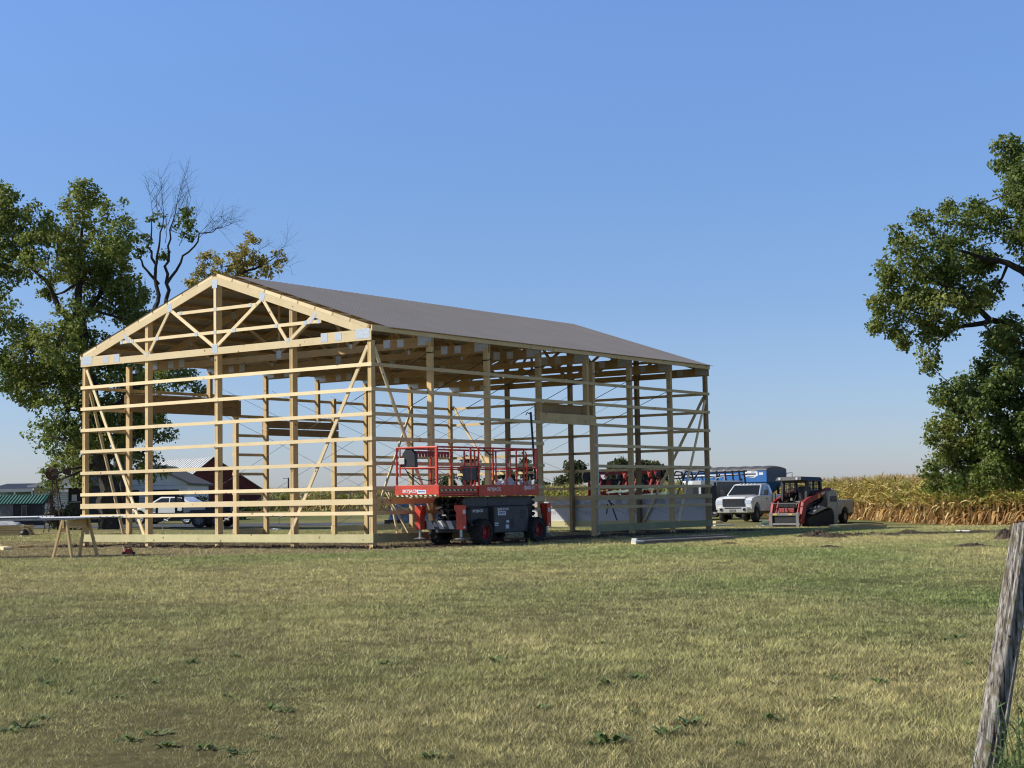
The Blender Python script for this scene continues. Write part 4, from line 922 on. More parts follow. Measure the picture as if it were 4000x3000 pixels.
def lug_wheel(parent, c, ax, R_, w, hubm, name='wheel', lugs=18, hubr=.5):
    """tyre with tread lugs and a dished hub; ax is the outward axle direction"""
    c, ax = Vector(c), Vector(ax).normalized(); t = MB(True)
    t.lathe(c, ax, [(R_ * .55, -w / 2), (R_ * .86, -w / 2), (R_ * .97, -w * .36), (R_, -w * .2), (R_, w * .2), (R_ * .97, w * .36), (R_ * .86, w / 2), (R_ * .60, w / 2), (R_ * hubr, w * .36)], 28)
    if lugs:
        a = ax.orthogonal().normalized(); bb = ax.cross(a)
        for k in range(lugs):
            for s in (-1, 1):
                th = 2 * math.pi * (k + (0.5 if s > 0 else 0)) / lugs; d = a * math.cos(th) + bb * math.sin(th); tg = ax.cross(d)
                t.bar(c + d * (R_ * 1.0) + ax * (s * w * .02), c + d * (R_ * .99) + ax * (s * w * .46) + tg * (R_ * .10), R_ * .09, R_ * .09, d)
    o = t.build(name, M['rubber'], parent)
    h = MB(True); h.lathe(c, ax, [(R_ * hubr * 1.08, w * .40), (R_ * hubr, w * .40), (R_ * hubr * .92, w * .14), (R_ * .24, w * .14), (R_ * .22, w * .30), (R_ * .1, w * .33), (.002, w * .33)], 20)
    h.build('rim', hubm, o)
    n = MB()
    for k in range(6):
        a = ax.orthogonal().normalized(); bb = ax.cross(a); th = k * math.pi / 3; d = a * math.cos(th) + bb * math.sin(th); n.cyl(c + d * R_ * .32 + ax * w * .14, c + d * R_ * .32 + ax * w * .20, R_ * .035, n=6)
    n.build('wheel_bolt', hubm, o)
    return o
for y in (2.14, 4.43):
    lug_wheel(lift, (1.70, y, .325), (1, 0, 0), .335, .30, M['dred'], lugs=16); lug_wheel(lift, (.40, y, .325), (-1, 0, 0), .335, .30, M['dred'], lugs=16)
# things lying on the platform
pl = MB(True)
r_ = np.random.default_rng(4)
def rag(name, c, rx, ry, h, m, label, cat, seed, rot=YAW):
    r = np.random.default_rng(seed); n = 14; v = []; f = []
    for i in range(n):
        for j in range(n):
            u, w = i / (n - 1) * 2 - 1, j / (n - 1) * 2 - 1; k = max(0, 1 - (u * u + w * w) * .62)
            z = h * (k ** .7) * (.65 + .7 * r.random()) if max(abs(u), abs(w)) < .99 else .004
            v.append((u * rx * (1 + .12 * r.random()), w * ry * (1 + .12 * r.random()), z))
    for i in range(n - 1):
        for j in range(n - 1): f.append((i * n + j, i * n + j + 1, (i + 1) * n + j + 1, (i + 1) * n + j))
    o = MB(True).add(v, f).build(name, m); o.location = c; o.rotation_euler = (0, 0, rot); return tag(o, label, cat)
rag('plastic_bag', barn_world(1.45, 3.55, 1.285), .22, .45, .34, M['plastic'], 'crumpled pale plastic bag lying on the lift platform near its gate', 'bag', 4)
bx = MB(); bx.box(-.16, .16, -.24, .24, 0, .30); bx.prism([(-.24, .30), (.24, .30), (.30, .40), (.18, .33)], 'x', -.16, -.14); bx.prism([(-.24, .30), (.24, .30), (.16, .44), (.14, .33)], 'x', .14, .16)
o = bx.build('cardboard_carton', M['offwhite'], None, .004); o.location = barn_world(1.48, 4.2, 1.285); o.rotation_euler = (0, 0, YAW + .1); tag(o, 'open white carton of fasteners standing on the lift platform beside the bag', 'box')

plp, plq = at(2073, 1610, 41.9), at(2093, 1890, 41.6)
pw = thing('pry_pole', 'tall dark steel pole with small hooks leaning up from the rear of the lift platform', 'pole', plq)
b = MB(True); b.tube([Vector((0, 0, 0)), plp - plq], .03, 8); b.build('shaft', M['black'], pw)
b = MB(True); e = (plp - plq); b.tube([e * .97, e * .97 + Vector((-.10, 0, .05)), e * .97 + Vector((-.13, 0, -.02))], .015, 6); b.build('hook', M['black'], pw)
tq = at(2388, 1962, 48.2); hk = thing('pry_bar', 'black bent hand bar hanging inside the frame by the door post', 'hand tool', tq)
b = MB(True); b.tube([(-.12, 0, .1), (-.05, 0, .02), (.02, 0, -.12), (.16, 0, -.55)], .022, 6); b.tube([(.0, 0, -.02), (.1, 0, -.10), (.08, 0, -.16)], .014, 6); b.tube([(-.12, 0, -.05), (-.15, 0, -.35)], .02, 6); b.build('bar', M['black'], hk)
# ------------------------------------------------------------------ vehicles
def car_wheel(parent, c, ax, R_, w, rimm, rr=.62, spokes=6):
    c, ax = Vector(c), Vector(ax).normalized(); t = MB(True)
    t.lathe(c, ax, [(R_ * rr, -w / 2), (R_ * .90, -w / 2), (R_, -w * .3), (R_, w * .3), (R_ * .90, w / 2), (R_ * rr, w / 2), (R_ * rr * .96, w * .3)], 26)
    o = t.build('wheel', M['rubber'], parent); h = MB(True)
    h.lathe(c, ax, [(R_ * rr, w * .44), (R_ * rr * .92, w * .40), (R_ * rr * .86, w * .05), (.002, w * .05)], 22); h.cur = 0
    a = ax.orthogonal().normalized(); b = ax.cross(a)
    for k in range(spokes):
        th = 2 * math.pi * k / spokes; d = a * math.cos(th) + b * math.sin(th); h.bar(c + ax * w * .30, c + d * R_ * rr * .9 + ax * w * .36, R_ * .16, w * .12, ax)
    h.cyl(c + ax * w * .1, c + ax * w * .38, R_ * .16, n=10); h.build('rim', rimm, o)
    return o
def arc(cx, cz, r, a0, a1, n=10):
    return [(cx + r * math.cos(R(a0 + (a1 - a0) * k / n)), cz + r * math.sin(R(a0 + (a1 - a0) * k / n))) for k in range(n + 1)]
def pickup(name, label, loc, rz, hs=1.0, rimm='hub', paint='white', lights=True, quad=True):
    t = thing(name, label, 'pickup truck', loc, rz); t.scale = (1, 1, hs); P = M[paint]; hwid = .98
    prof = [(-2.95, .66), (-2.24, .60)] + arc(-1.66, .46, .55, 165, 15) + [(-1.02, .56), (1.36, .56)] + arc(1.95, .46, .57, 170, 10) + [(2.62, .64), (2.80, .66), (2.86, .95), (2.84, 1.12), (2.68, 1.25), (2.2, 1.33), (1.30, 1.38), (-.92, 1.38), (-.96, 1.42), (-2.93, 1.42)]
    MB(True).prism(prof, 'y', -hwid, hwid).build('body', P, t, .10)
    MB().box(-2.88, 2.6, -hwid + .1, hwid - .1, .42, .60).build('underbody', M['black'], t)
    # flat hood with a raised centre
    MB(True).hexa([(1.25, -.92, 1.30), (2.84, -.66, 1.12), (2.84, .66, 1.12), (1.25, .92, 1.30), (1.28, -.74, 1.43), (2.70, -.58, 1.33), (2.70, .58, 1.33), (1.28, .74, 1.43)]).build('hood', P, t, .09)
    zc, zr = 1.37, 2.0
    def cabpt(x, y, z):
        f = (z - zc) / (zr - zc); return (x, y * (1 - .17 * f), z)
    xb0, xb1, xr0, xr1 = -.93, 1.36, -.72, .52
    c = [cabpt(xb0, -.94, zc), cabpt(xb1, -.94, zc), cabpt(xb1, .94, zc), cabpt(xb0, .94, zc), cabpt(xr0, -.94, zr - .05), cabpt(xr1, -.94, zr - .05), cabpt(xr1, .94, zr - .05), cabpt(xr0, .94, zr - .05)]
    cb = MB(True).hexa(c); cb.hexa([c[4], c[5], c[6], c[7], (xr0 + .12, -.64, zr), (xr1 - .14, -.64, zr), (xr1 - .14, .64, zr), (xr0 + .12, .64, zr)]); cb.build('cab', P, t, .07)
    def lerp2(x0, x1, f): return x0 + (x1 - x0) * f
    wb = MB(); e = .012
    def ws(f, y): return (lerp2(xb1, xr1, f) + .025, y * (1 - .17 * f), lerp2(zc, zr - .05, f) + .01)
    wb.quad(ws(.06, -.84), ws(.06, .84), ws(.93, .82), ws(.93, -.82)); wb.build('windshield', M['glass'], t)
    for s in (-1, 1):
        for (a0, a1, b0, b1) in ((.30, 1.20, .30, .52), (-.45, .20, -.42, .20)) if quad else ((-.3, 1.2, -.3, .52),):
            m = MB(); f0, f1 = .10, .90
            q = []
            for x, f in ((a0, f0), (a1 - .02, f0), (b1, f1), (b0, f1)): q.append((x, s * (.94 * (1 - .17 * f) + e), lerp2(zc, zr - .05, f)))
            m.add(q, [(0, 1, 2, 3)]); m.build('side_window', M['glass'], t)
        d = MB()
        for x in (1.28, .25, -.62): d.box(x - .008, x + .008, s * (hwid + .001) - .001, s * (hwid + .001) + .001, .66, 1.34)
        d.build('door_gap', M['midgrey'], t)
        h = MB(); h.box(.36, .52, s * hwid - .005, s * hwid + .025, 1.18, 1.235); h.build('door_handle', M['black'], t, .01)
        m = MB(True); m.tube([(1.08, s * .92, 1.42), (1.10, s * 1.12, 1.46)], .025, 6); m.box(1.06, 1.14, min(s * 1.08, s * 1.30), max(s * 1.08, s * 1.30), 1.40, 1.68); m.build('mirror', M['black'], t, .02)
        hl = MB(); hl.hexa([(2.60, s * .985 - .0, .97), (2.868, s * .60, .97), (2.868, s * .62, .965), (2.62, s * .99, .965), (2.60, s * .985, 1.15), (2.855, s * .60, 1.15), (2.845, s * .62, 1.155), (2.58, s * .99, 1.155)]); hl.quad((2.40, s * .992, .98), (2.70, s * .992, .97), (2.66, s * .992, 1.13), (2.40, s * .992, 1.16)); hl.quad((2.872, s * .58, .97), (2.872, s * .94, .97), (2.866, s * .93, 1.15), (2.866, s * .58, 1.15)); hl.build('headlight', M['chrome'] if lights else M['offwhite'], t)
        for x in (1.95, -1.66): car_wheel(t, (x, s * .86, .40), (0, s, 0), .40, .27, M[rimm])
    g = MB(); g.box(2.80, 2.90, -.60, .60, .82, 1.23); gr = g.build('grille', M['black'], t, .03)
    sl_ = MB()
    for k in range(7): sl_.box(2.901, 2.907, -.55, .55, .88 + k * .045, .894 + k * .045)
    sl_.build('grille_mesh', M['grey'], gr)
    b = MB(); b.hexa([(2.55, -1.0, .50), (2.98, -.78, .50), (2.98, .78, .50), (2.55, 1.0, .50), (2.55, -1.0, .80), (3.0, -.78, .80), (3.0, .78, .80), (2.55, 1.0, .80)]); bp = b.build('bumper', M['chrome'], t, .035)
    MB().box(2.975, 3.004, -.44, .44, .72, .775).build('bumper_slot', M['black'], bp); MB().box(2.98, 3.008, -.19, .14, .55, .68).build('license_plate', M['midgrey'], bp)
    for s in (-1, 1): MB(True).lathe((2.985, s * .62, .66), (1, 0, 0), [(.085, 0), (.085, .025), (.06, .02), (.001, .02)], 14).build('fog_lamp', M['glass'], bp)
    for s in (-1, 1): MB().box(-2.955, -2.90, min(s * .86, s * .985), max(s * .86, s * .985), .95, 1.34).build('tail_light', M['tail'], t)
    b = MB(); b.box(-3.08, -2.94, -.95, .95, .56, .74); b.build('bumper', M['chrome'], t, .03)
    b = MB()
    for k in range(5): b.box(.42, .50, -.40 + k * .2 - .05, -.40 + k * .2 + .05, 1.985, 2.018)
    b.build('roof_lamp', M['offwhite'], t, .01)
    return t
def heading(yaw_left_deg):       # facing the camera, turned towards picture left by so many degrees
    a = R(yaw_left_deg); d = Vector((-math.sin(a), -math.cos(a), 0)); return d, math.atan2(d.y, d.x)
d1, rz1 = heading(27); f1 = gat(2864, 82); c1 = f1 - d1 * 2.9; c1.z = float(gz(c1.x, c1.y))
pickup('pickup_truck', 'white crew pickup with black mesh grille and chrome bumper facing the camera', c1, rz1)
d2, rz2 = heading(31); k2 = gat(3334, 80); c2 = k2 + d2 * 2.95 - Vector((-d2.y, d2.x, 0)) * .98; c2.z = float(gz(c2.x, c2.y)) - .04
pickup('pickup_truck', 'white pickup mostly hidden behind the track loader with only its bed showing', c2, rz2, .82, 'steel', 'offwhite', False)

# compact track loader
dl, rzl = heading(42); cl = gat(3128, 64.5); 
tl = thing('track_loader', 'red black and white compact track loader with pallet fork frame', 'track loader', cl, rzl)
def track(s):
    o = MB(True); prof = [(-1.02, .42), (-.92, .66), (-.70, .70), (.45, .50), (.86, .42), (.98, .26), (.90, .06), (.72, .0), (-.72, .0), (-.94, .10)]
    y0, y1 = (.60, .92) if s > 0 else (-.92, -.60); o.prism(prof, 'y', y0, y1)
    for k in range(len(prof)):
        p, q = prof[k], prof[(k + 1) % len(prof)]; L = math.hypot(q[0] - p[0], q[1] - p[1]); n = max(1, int(L / .12))
        for i in range(n):
            f = (i + .5) / n; x, z = p[0] + (q[0] - p[0]) * f, p[1] + (q[1] - p[1]) * f; o.bar((x, y0, z), (x, y1, z), .05, .05, (q[0] - p[0], 0, q[1] - p[1]))
    t = o.build('track', M['rubber'], tl); w = MB(True); yy = s * .925
    for x, z, r in ((-.70, .42, .20), (.72, .25, .18), (-.40, .16, .12), (-.08, .16, .12), (.24, .16, .12)): w.lathe((x, yy - .02 * s, z), (0, s, 0), [(r, -.04), (r, .012), (r * .7, .012), (r * .6, -.01), (.001, .01)], 14)
    w.build('track_roller', M['grey'], t)
for s in (-1, 1): track(s)
b = MB(); b.box(-1.0, .80, -.58, .58, .22, .95); b.build('chassis', M['black'], tl, .03)
b = MB(True); b.prism([(-1.42, .42), (-.92, .72), (.30, .72), (.30, .78), (-.45, .92), (-.62, 1.10), (-.66, 1.50), (-1.20, 1.54), (-1.36, 1.30), (-1.42, .9)], 'y', -.60, .60)
for s in (-1, 1): b.prism([(-1.38, .10), (-1.05, .10), (-1.0, .70), (-.70, .80), (.55, .52), (.62, .58), (-.30, .96), (-.60, 1.12), (-.64, 1.46), (-1.20, 1.52), (-1.34, 1.28), (-1.40, .8)], 'y', min(s * .64, s * .90), max(s * .64, s * .90))
eng = b.build('rear_cover', M['shellgrey'], tl, .04)
MB().hexa([(-1.28, .902, 1.02), (-.74, .902, 1.02), (-.74, .906, 1.02), (-1.28, .906, 1.02), (-1.26, .902, 1.24), (-.74, .902, 1.24), (-.74, .906, 1.24), (-1.26, .906, 1.24)]).build('model_decal', M['black'], eng)
text_obj('TL8R2', .17, M['midgrey'], eng, face_mtx((-1.01, .908, 1.13), (-1, 0, 0), UPV), 'model_text', .001, .95, .003)
MB().prism([(-.55, .78), (-.10, .86), (-.12, 1.02), (-.35, 1.16), (-.55, 1.14)], 'y', .898, .905).build('vent_opening', M['black'], eng)
b = MB(True)
for s in (-1, 1):
    for x0, x1, z0, z1 in ((.50, .40, .85, 1.92), (-.62, -.55, 1.0, 1.94)): b.bar((x0, s * .56, z0), (x1, s * .56, z1), .12, .13, (0, 1, 0))
    b.bar((-.05, s * .56, .95), (-.10, s * .56, 1.93), .06, .07, (0, 1, 0)); b.bar((.46, s * .56, 1.02), (-.60, s * .56, 1.06), .06, .07)
b.hexa([(-.74, -.64, 1.84), (.92, -.62, 1.90), (.92, .62, 1.90), (-.74, .64, 1.84), (-.66, -.56, 2.02), (.82, -.56, 2.05), (.82, .56, 2.05), (-.66, .56, 2.02)]); b.box(-.68, -.60, -.58, .58, .95, 1.42)
for s in (-1, 1): b.box(-.66, -.30, min(s * .53, s * .60), max(s * .53, s * .60), .9, 1.30); b.box(-.64, -.50, min(s * .53, s * .60), max(s * .53, s * .60), 1.3, 1.92)
b.bar((.44, -.56, 1.86), (.44, .56, 1.86), .10, .12); cabo = b.build('cab', M['black'], tl, .015)
g = MB()
for s in (-1, 1):
    for k in range(9): g.bar((-.54 + k * .115, s * .565, 1.08), (-.56 + k * .115, s * .565, 1.9), .03, .012)
    for k in range(4): g.bar((-.6, s * .565, 1.22 + k * .17), (.44, s * .565, 1.22 + k * .17), .012, .03)
g.build('side_screen', M['black'], cabo)
b = MB(True); b.box(-.30, .15, -.26, .26, .95, 1.08); b.box(-.36, -.22, -.26, .26, 1.05, 1.66); b.build('seat', M['grey'], tl, .04)
for s in (-1, 1): MB(True).lathe((.90, s * .40, 1.97), (1, 0, 0), [(.001, .02), (.055, .02), (.06, 0)], 10).build('work_lamp', M['chrome'], cabo)
for s in (-1, 1):
    a = MB(True); y0, y1 = (.63, .77) if s > 0 else (-.77, -.63)
    a.prism([(-1.15, 1.40), (-1.10, 1.58), (-.85, 1.60), (.75, 1.16), (1.02, 1.02), (1.25, .30), (1.18, .14), (1.02, .18), (.82, .86), (.62, .96), (-.80, 1.34)], 'y', y0, y1); ar = a.build('lift_arm', M['dred'], tl, .02)
    l = MB(); l.hexa([(-.62, s * .772, 1.37), (-.34, s * .772, 1.29), (-.34, s * .774, 1.29), (-.62, s * .774, 1.37), (-.60, s * .772, 1.46), (-.32, s * .772, 1.38), (-.32, s * .774, 1.38), (-.60, s * .774, 1.46)]); l.build('decal', M['decal'], ar)
    l = MB(); l.hexa([(-.24, s * .772, 1.20), (-.08, s * .772, 1.15), (-.08, s * .774, 1.15), (-.24, s * .774, 1.20), (-.20, s * .772, 1.36), (-.04, s * .772, 1.31), (-.04, s * .774, 1.31), (-.20, s * .774, 1.36)]); l.build('warning_label', M['yellow'], ar)
    c = MB(True); c.cyl((.86, s * .50, 1.05), (1.08, s * .50, .55), .05, n=10); c.cyl((1.06, s * .50, .6), (1.16, s * .50, .30), .03, n=10); c.build('tilt_cylinder', M['dred'], ar)
    c = MB(True); c.cyl((-.55, s * .68, .95), (-.1, s * .68, 1.1), .045, n=10); c.build('lift_cylinder', M['black'], ar)
b = MB(); b.box(1.14, 1.22, -.66, .66, .20, .60); b.build('quick_attach', M['black'], tl, .01); b = MB(); b.box(1.05, 1.13, -.36, .36, .62, .80); b.build('front_panel', M['dred'], tl, .01)
b = MB(); b.box(1.23, 1.29, -.72, .72, .50, .60); b.box(1.23, 1.29, -.72, .72, .12, .2)
for s in (-1, 1):
    b.box(1.23, 1.30, s * .62 - .07, s * .62 + .07, .04, .62); b.box(1.29, 2.2, s * .42 - .06, s * .42 + .06, .03, .075)
b.build('fork_frame', M['midgrey'], tl, .008)
b = MB(True)
for y in (-.68, -.44, .44, .68): b.tube([(1.26, y, .6), (1.2, y, .98)], .018, 6)
b.tube([(1.2, -.68, .98), (1.2, .68, .98)], .018, 6); b.tube([(1.26, 0, .6), (1.2, 0, .98)], .018, 6)
b.tube([(.92, -.60, 1.1), (.92, -.62, 1.42), (.98, -.72, 1.42), (.98, -.74, 1.05)], .022, 6); b.build('guard', M['black'], tl)
MB(True).tube([(.8, .3, 1.3), (.95, .2, .9), (1.1, .1, .75), (1.2, .25, .5)], .022, 6).build('hydraulic_hose', M['black'], tl)
for y in (-.42, .30): MB().box(1.291, 1.296, y - .09, y + .09, .52, .58).build('reflector', M['yellow'], tl)
b = MB(); b.box(1.0, 1.045, -.40, .40, .82, 1.02)
for k in range(3):
    for j in range(2): b.box(1.051, 1.058, -.35 + k * .25, -.17 + k * .25, 0.85 + j * .08, .90 + j * .08)
b.build('step_plate', M['black'], tl)

# black enclosed trailer
de, rze = heading(25); fe = gat(2722, 92); ce = fe - de * 2.9; ce.z = float(gz(ce.x, ce.y))
et = thing('enclosed_trailer', 'black enclosed cargo trailer with pale nose cap standing behind the white truck', 'trailer', ce, rze)
b = MB(); b.prism([(-2.7, -1.02), (2.35, -1.02), (2.85, -.25), (2.85, .25), (2.35, 1.02), (-2.7, 1.02)], 'z', .45, 2.18); b.build('body', M['black'], et, .02)
b = MB(); b.prism([(2.34, -1.03), (2.86, -.26), (2.86, .26), (2.34, 1.03), (2.30, 1.03), (2.30, -1.03)], 'z', 1.96, 2.27); b.prism([(-2.72, -1.03), (2.3, -1.03), (2.3, 1.03), (-2.72, 1.03)], 'z', 2.185, 2.27); b.build('nose_cap', M['tin'], et, .015)
b = MB(); b.box(2.845, 2.865, .12, .25, 1.45, 1.95); lg = b.build('name_strip', M['decal'], et)
b = MB()
for k in range(6): b.bar((2.867, .15, 1.50 + k * .075), (2.867, .22, 1.545 + k * .075), .004, .012, (1, 0, 0))
b.build('name_lettering', M['black'], lg)
for s in (-1, 1):
    for x in (-.45, .40): car_wheel(et, (x, s * .92, .33), (0, s, 0), .33, .22, M['steel'])
    MB(True).prism([(-.95, .45), (-.85, .74), (.80, .74), (.90, .45), (.80, .45), (.72, .68), (-.78, .68), (-.86, .45)], 'y', min(s * .82, s * 1.06), max(s * .82, s * 1.06)).build('fender', M['midgrey'], et)
    MB().box(1.2, 1.75, s * 1.021, s * 1.026, .55, 2.05).build('side_door', M['grey'], et)
    MB().box(2.02, 2.12, s * 1.025, s * 1.04, 1.15, 1.35).build('marker_lamp', M['midgrey'], et)
b = MB(); b.bar((2.3, -.5, .42), (3.7, 0, .42), .08, .12); b.bar((2.3, .5, .42), (3.7, 0, .42), .08, .12); b.cyl((3.4, 0, .0), (3.4, 0, .65), .04); b.build('drawbar', M['black'], et)

# blue hopper trailer with a rolled tarp
hang = R(40); dir_ = Vector((-math.cos(hang), math.sin(hang), 0)); k0 = gat(2997, 100); nrm_ = Vector((math.sin(hang), math.cos(hang), 0))
rzh = math.atan2(dir_.y, dir_.x); ht = thing('grain_trailer', 'long blue grain hopper trailer with domed grey roll tarp', 'trailer', (k0.x, k0.y, k0.z), rzh)
# local x runs away along the long side, local y is negative towards the far side
HL, HWd, zb, ztp = 6.4, 2.45, 2.25, 2.98
b = MB(); b.box(0, HL, -HWd, 0, zb, ztp); hb = b.build('hopper_body', M['blue'], ht, .01)
for x0 in (.75, 3.95): MB().hexa([(x0 + .5, -HWd + .8, 1.0), (x0 + 1.2, -HWd + .8, 1.0), (x0 + 1.2, -.8, 1.0), (x0 + .5, -.8, 1.0), (x0 - .7, -HWd + .05, zb), (x0 + 2.4, -HWd + .05, zb), (x0 + 2.4, -.05, zb), (x0 - .7, -.05, zb)]).build('hopper', M['blue'], ht)
MB().box(-.012, -.002, -HWd + .02, -.02, zb - .02, ztp - .01).build('end_panel', M['bluegrey'], ht)
e = MB()
for z in (zb + .42, zb + .05): e.box(-.05, -.013, -HWd + .05, -.05, z, z + .05)
e.build('end_rib', M['bluegrey'], ht)
tb_ = MB(True); v = []; f = []; nx_, ny_ = 56, 12
for i in range(nx_ + 1):
    x = HL * i / nx_ ; sag = .09 * abs(math.sin(math.pi * i / 8)) ** .7
    for j in range(ny_ + 1):
        a = math.pi * j / ny_; v.append((x, -HWd / 2 + (HWd / 2 + .03) * math.cos(a), ztp + (.22 + sag) * math.sin(a) ** .8))
for i in range(nx_):
    for j in range(ny_): f.append((i * (ny_ + 1) + j, i * (ny_ + 1) + j + 1, (i + 1) * (ny_ + 1) + j + 1, (i + 1) * (ny_ + 1) + j))
tb_.add(v, f); tb_.add([v[j] for j in range(ny_ + 1)], [tuple(range(ny_ + 1))]); tb_.build('roll_tarp', M['tarp'], ht)
b = MB(); b.box(.8, HL, .001, .006, zb + .46, zb + .54); b.box(.25, .55, .001, .006, zb + .45, zb + .60); b.build('white_stripe', M['decal'], hb)
lo = MB(); lo.prism([(.62, zb + .42), (.66, zb + .66), (.9, zb + .74), (1.35, zb + .74), (1.62, zb + .62), (1.66, zb + .50), (1.5, zb + .34), (.9, zb + .28)], 'y', .004, .012); lgo = lo.build('maker_emblem', M['decal'], hb)
q = MB(); q.box(.78, 1.5, .013, .016, zb + .46, zb + .56); q.box(.8, 1.1, .013, .016, zb + .62, zb + .67); q.build('emblem_lettering', M['bluegrey'], lgo); MB().box(.9, 1.45, .013, .016, zb + .35, zb + .39).build('emblem_underline', M['greenroof'], lgo)
for x in (.9, 2.1, 5.4, 6.5):
    for s in (0, -HWd): car_wheel(ht, (x, s - (.18 if s == 0 else -.18), .5), (0, 1 if s == 0 else -1, 0), .5, .28, M['steel'])
b = MB(); b.box(.2, HL - .2, -HWd + .5, -HWd + .62, .95, 1.15); b.box(.2, HL - .2, -.62, -.5, .95, 1.15)
for x in (.3, HL - .3, 5.3): b.box(x - .06, x + .06, -.62, -.5, 1.1, zb); b.box(x - .06, x + .06, -HWd + .5, -HWd + .62, 1.1, zb)
b.build('trailer_frame', M['black'], ht)
MB(True).tube([(-.02, -HWd + .2, ztp - .2), (-.45, -HWd + .05, ztp - .15), (-.4, -HWd + .0, zb + .1)], .03, 6).build('tarp_crank', M['steel'], ht)

# folded red planter, black boom and pale green beams parked behind the barn
def lattice(name, label, cat, org, rz, fn):
    t = thing(name, label, cat, org, rz); fn(t); return t
def planter(t):
    r = np.random.default_rng(2)
    b = MB()
    for z in (1.2, 2.35): b.box(-2.6, 2.6, -.10, .10, z, z + .22)
    for x in (-2.5, -1.2, 0, 1.2, 2.5): b.box(x - .07, x + .07, -.08, .08, .6, 2.5)
    b.build('toolbar', M['dred'], t); q_ = MB(); q_.box(-2.2, 2.3, .15, .4, 1.5, 2.1); q_.box(-1.6, 1.8, -.2, .1, .75, 1.15); q_.build('seed_tank', M['black'], t)
    for k in range(9):
        x = -2.4 + k * .58 + .35 * (r.random() - .5); dz = .5 * (r.random() - .5); m = MB(); m.bar((x, 0, 2.4), (x + .25, -.5, 2.0), .14, .16); m.bar((x + .25, -.5, 2.0), (x - .05, -.9, 1.5), .11, .14); m.bar((x, -.1, 1.3), (x + .2, -.8, 1.2), .1, .12); m.bar((x - .1, -.3, 1.9), (x + .4, -.4, 1.45), .09, .1); m.box(x - .10, x + .10, -.62, -.42, 1.62, 1.78)
        u = m.build('row_unit', M['dred' if k % 3 else 'black'], t); u.location.z = dz * .5; h = MB(True); h.prism([(x - .02, 2.06), (x + .16, 2.08), (x + .20, 2.26), (x + .10, 2.38), (x - .04, 2.30)], 'y', -.66, -.40); h.build('seed_hopper', M['orange'] if k in (1, 4, 7) else M['black'], u, .03)
        d = MB(True); d.lathe((x + .02, -.95, 1.36), (1, .2, 0), [(.001, .015), (.16, .01), (.17, 0), (.16, -.01), (.001, -.015)], 14); d.build('disc_blade', M['rust'], u)
        MB(True).tube([(x, -.2, 2.5), (x + .3, -.5, 2.75 - .2 * r.random()), (x + .5, -.4, 2.4)], .025, 5).build('hose', M['black'], u)
    for x, z, rr in ((-2.75, 2.25, .34), (-2.75, .42, .42), (2.3, .42, .42), (.2, .42, .42)):
        lug_wheel(t, (x, -.35, z), (0, -1, 0), rr, .26, M['black'], lugs=0)
    MB().bar((-2.7, -.2, .5), (-2.5, -.1, 2.4), .12, .14).build('wheel_arm', M['orange'], t)
lattice('planter', 'folded red crop planter with black wheels and hoses parked behind the barn', 'planter', gat(2440, 112), .12, planter).scale = (1, 1, 1.25)
def beams(t):
    for z0, z1, y in ((1.65, 2.05, 0), (1.30, 1.62, .1), (.85, 1.05, -.1)):
        MB().bar((-2.2, y, z0), (2.4, y, z1), .12, .12).build('beam', M['palegreen'], t)
    m = MB()
    for x in (-1.4, -.3, .6, 1.5): m.bar((x, 0, .5), (x + .1, 0, 1.95), .09, .09)
    m.bar((-1.2, -.05, 1.65), (.3, -.05, 1.95), .08, .08); m.build('upright', M['palegreen'], t)
    m = MB(True)
    for x in (-1.1, .9): m.lathe((x, -.1, .42), (0, -1, 0), [(.2, -.12), (.42, -.12), (.44, 0), (.42, .12), (.2, .12)], 18)
    m.build('tyre', M['rubber'], t); m = MB(True)
    for x in (-1.9, -.9, .2, 1.3): m.tube([(x, -.15, .9), (x + .2, -.25, 1.2), (x + .4, -.2, .8)], .05, 6)
    m.build('bracket', M['offwhite'], t)
lattice('bale_mover', 'low pale green farm implement frame of long parallel beams', 'farm implement', gat(2505, 101), -.05, beams)
def boom(t):
    m = MB(); m.bar((-2.2, 0, 2.65), (2.45, 0, 2.85), .09, .09); m.bar((-2.2, 0, 2.45), (2.45, 0, 2.65), .07, .07)
    for x in (.75, 1.25, 1.7, 2.1, 2.4): m.bar((x, 0, 1.6), (x - .14, 0, 2.9), .11, .12)
    for x in (-1.8, -1.1, -.4, .3): m.bar((x, 0, 1.5), (x + .5, 0, 2.7), .07, .09); m.bar((x + .5, 0, 1.5), (x + .1, 0, 2.6), .06, .06)
    m.bar((-2.4, 0, .3), (-2.0, 0, 2.3), .14, .14); m.bar((2.0, .1, .3), (2.1, .1, 2.4), .14, .14); m.bar((-2.3, .05, .8), (2.1, .05, .8), .12, .14); m.build('boom_frame', M['black'], t)
    m = MB(True)
    for x in (-2.1, -1.5, -.7): m.tube([(x, -.1, 2.5), (x + .25, -.2, 2.9), (x + .6, -.15, 2.85), (x + .7, -.1, 2.3)], .06, 7)
    m.build('hose', M['black'], t)
    m = MB(True)
    for x in (-1.0, .0, .55): m.tube([(x, -.12, 2.45), (x + .55, -.12, 2.55), (x + .45, -.12, 2.0), (x + .1, -.12, 1.9)], .035, 5)
    m.build('guard_hoop', M['offwhite'], t)
    m = MB(True)
    for x in (-2.2, 2.05): m.lathe((x, -.1, .45), (0, -1, 0), [(.2, -.13), (.43, -.13), (.45, 0), (.43, .13), (.2, .13)], 18)
    m.build('tyre', M['rubber'], t)
    m = MB()
    for x in (.2, 1.0): m.box(x, x + .12, -.08, .06, 2.88, 2.95)
    m.build('lamp', M['decal'], t)
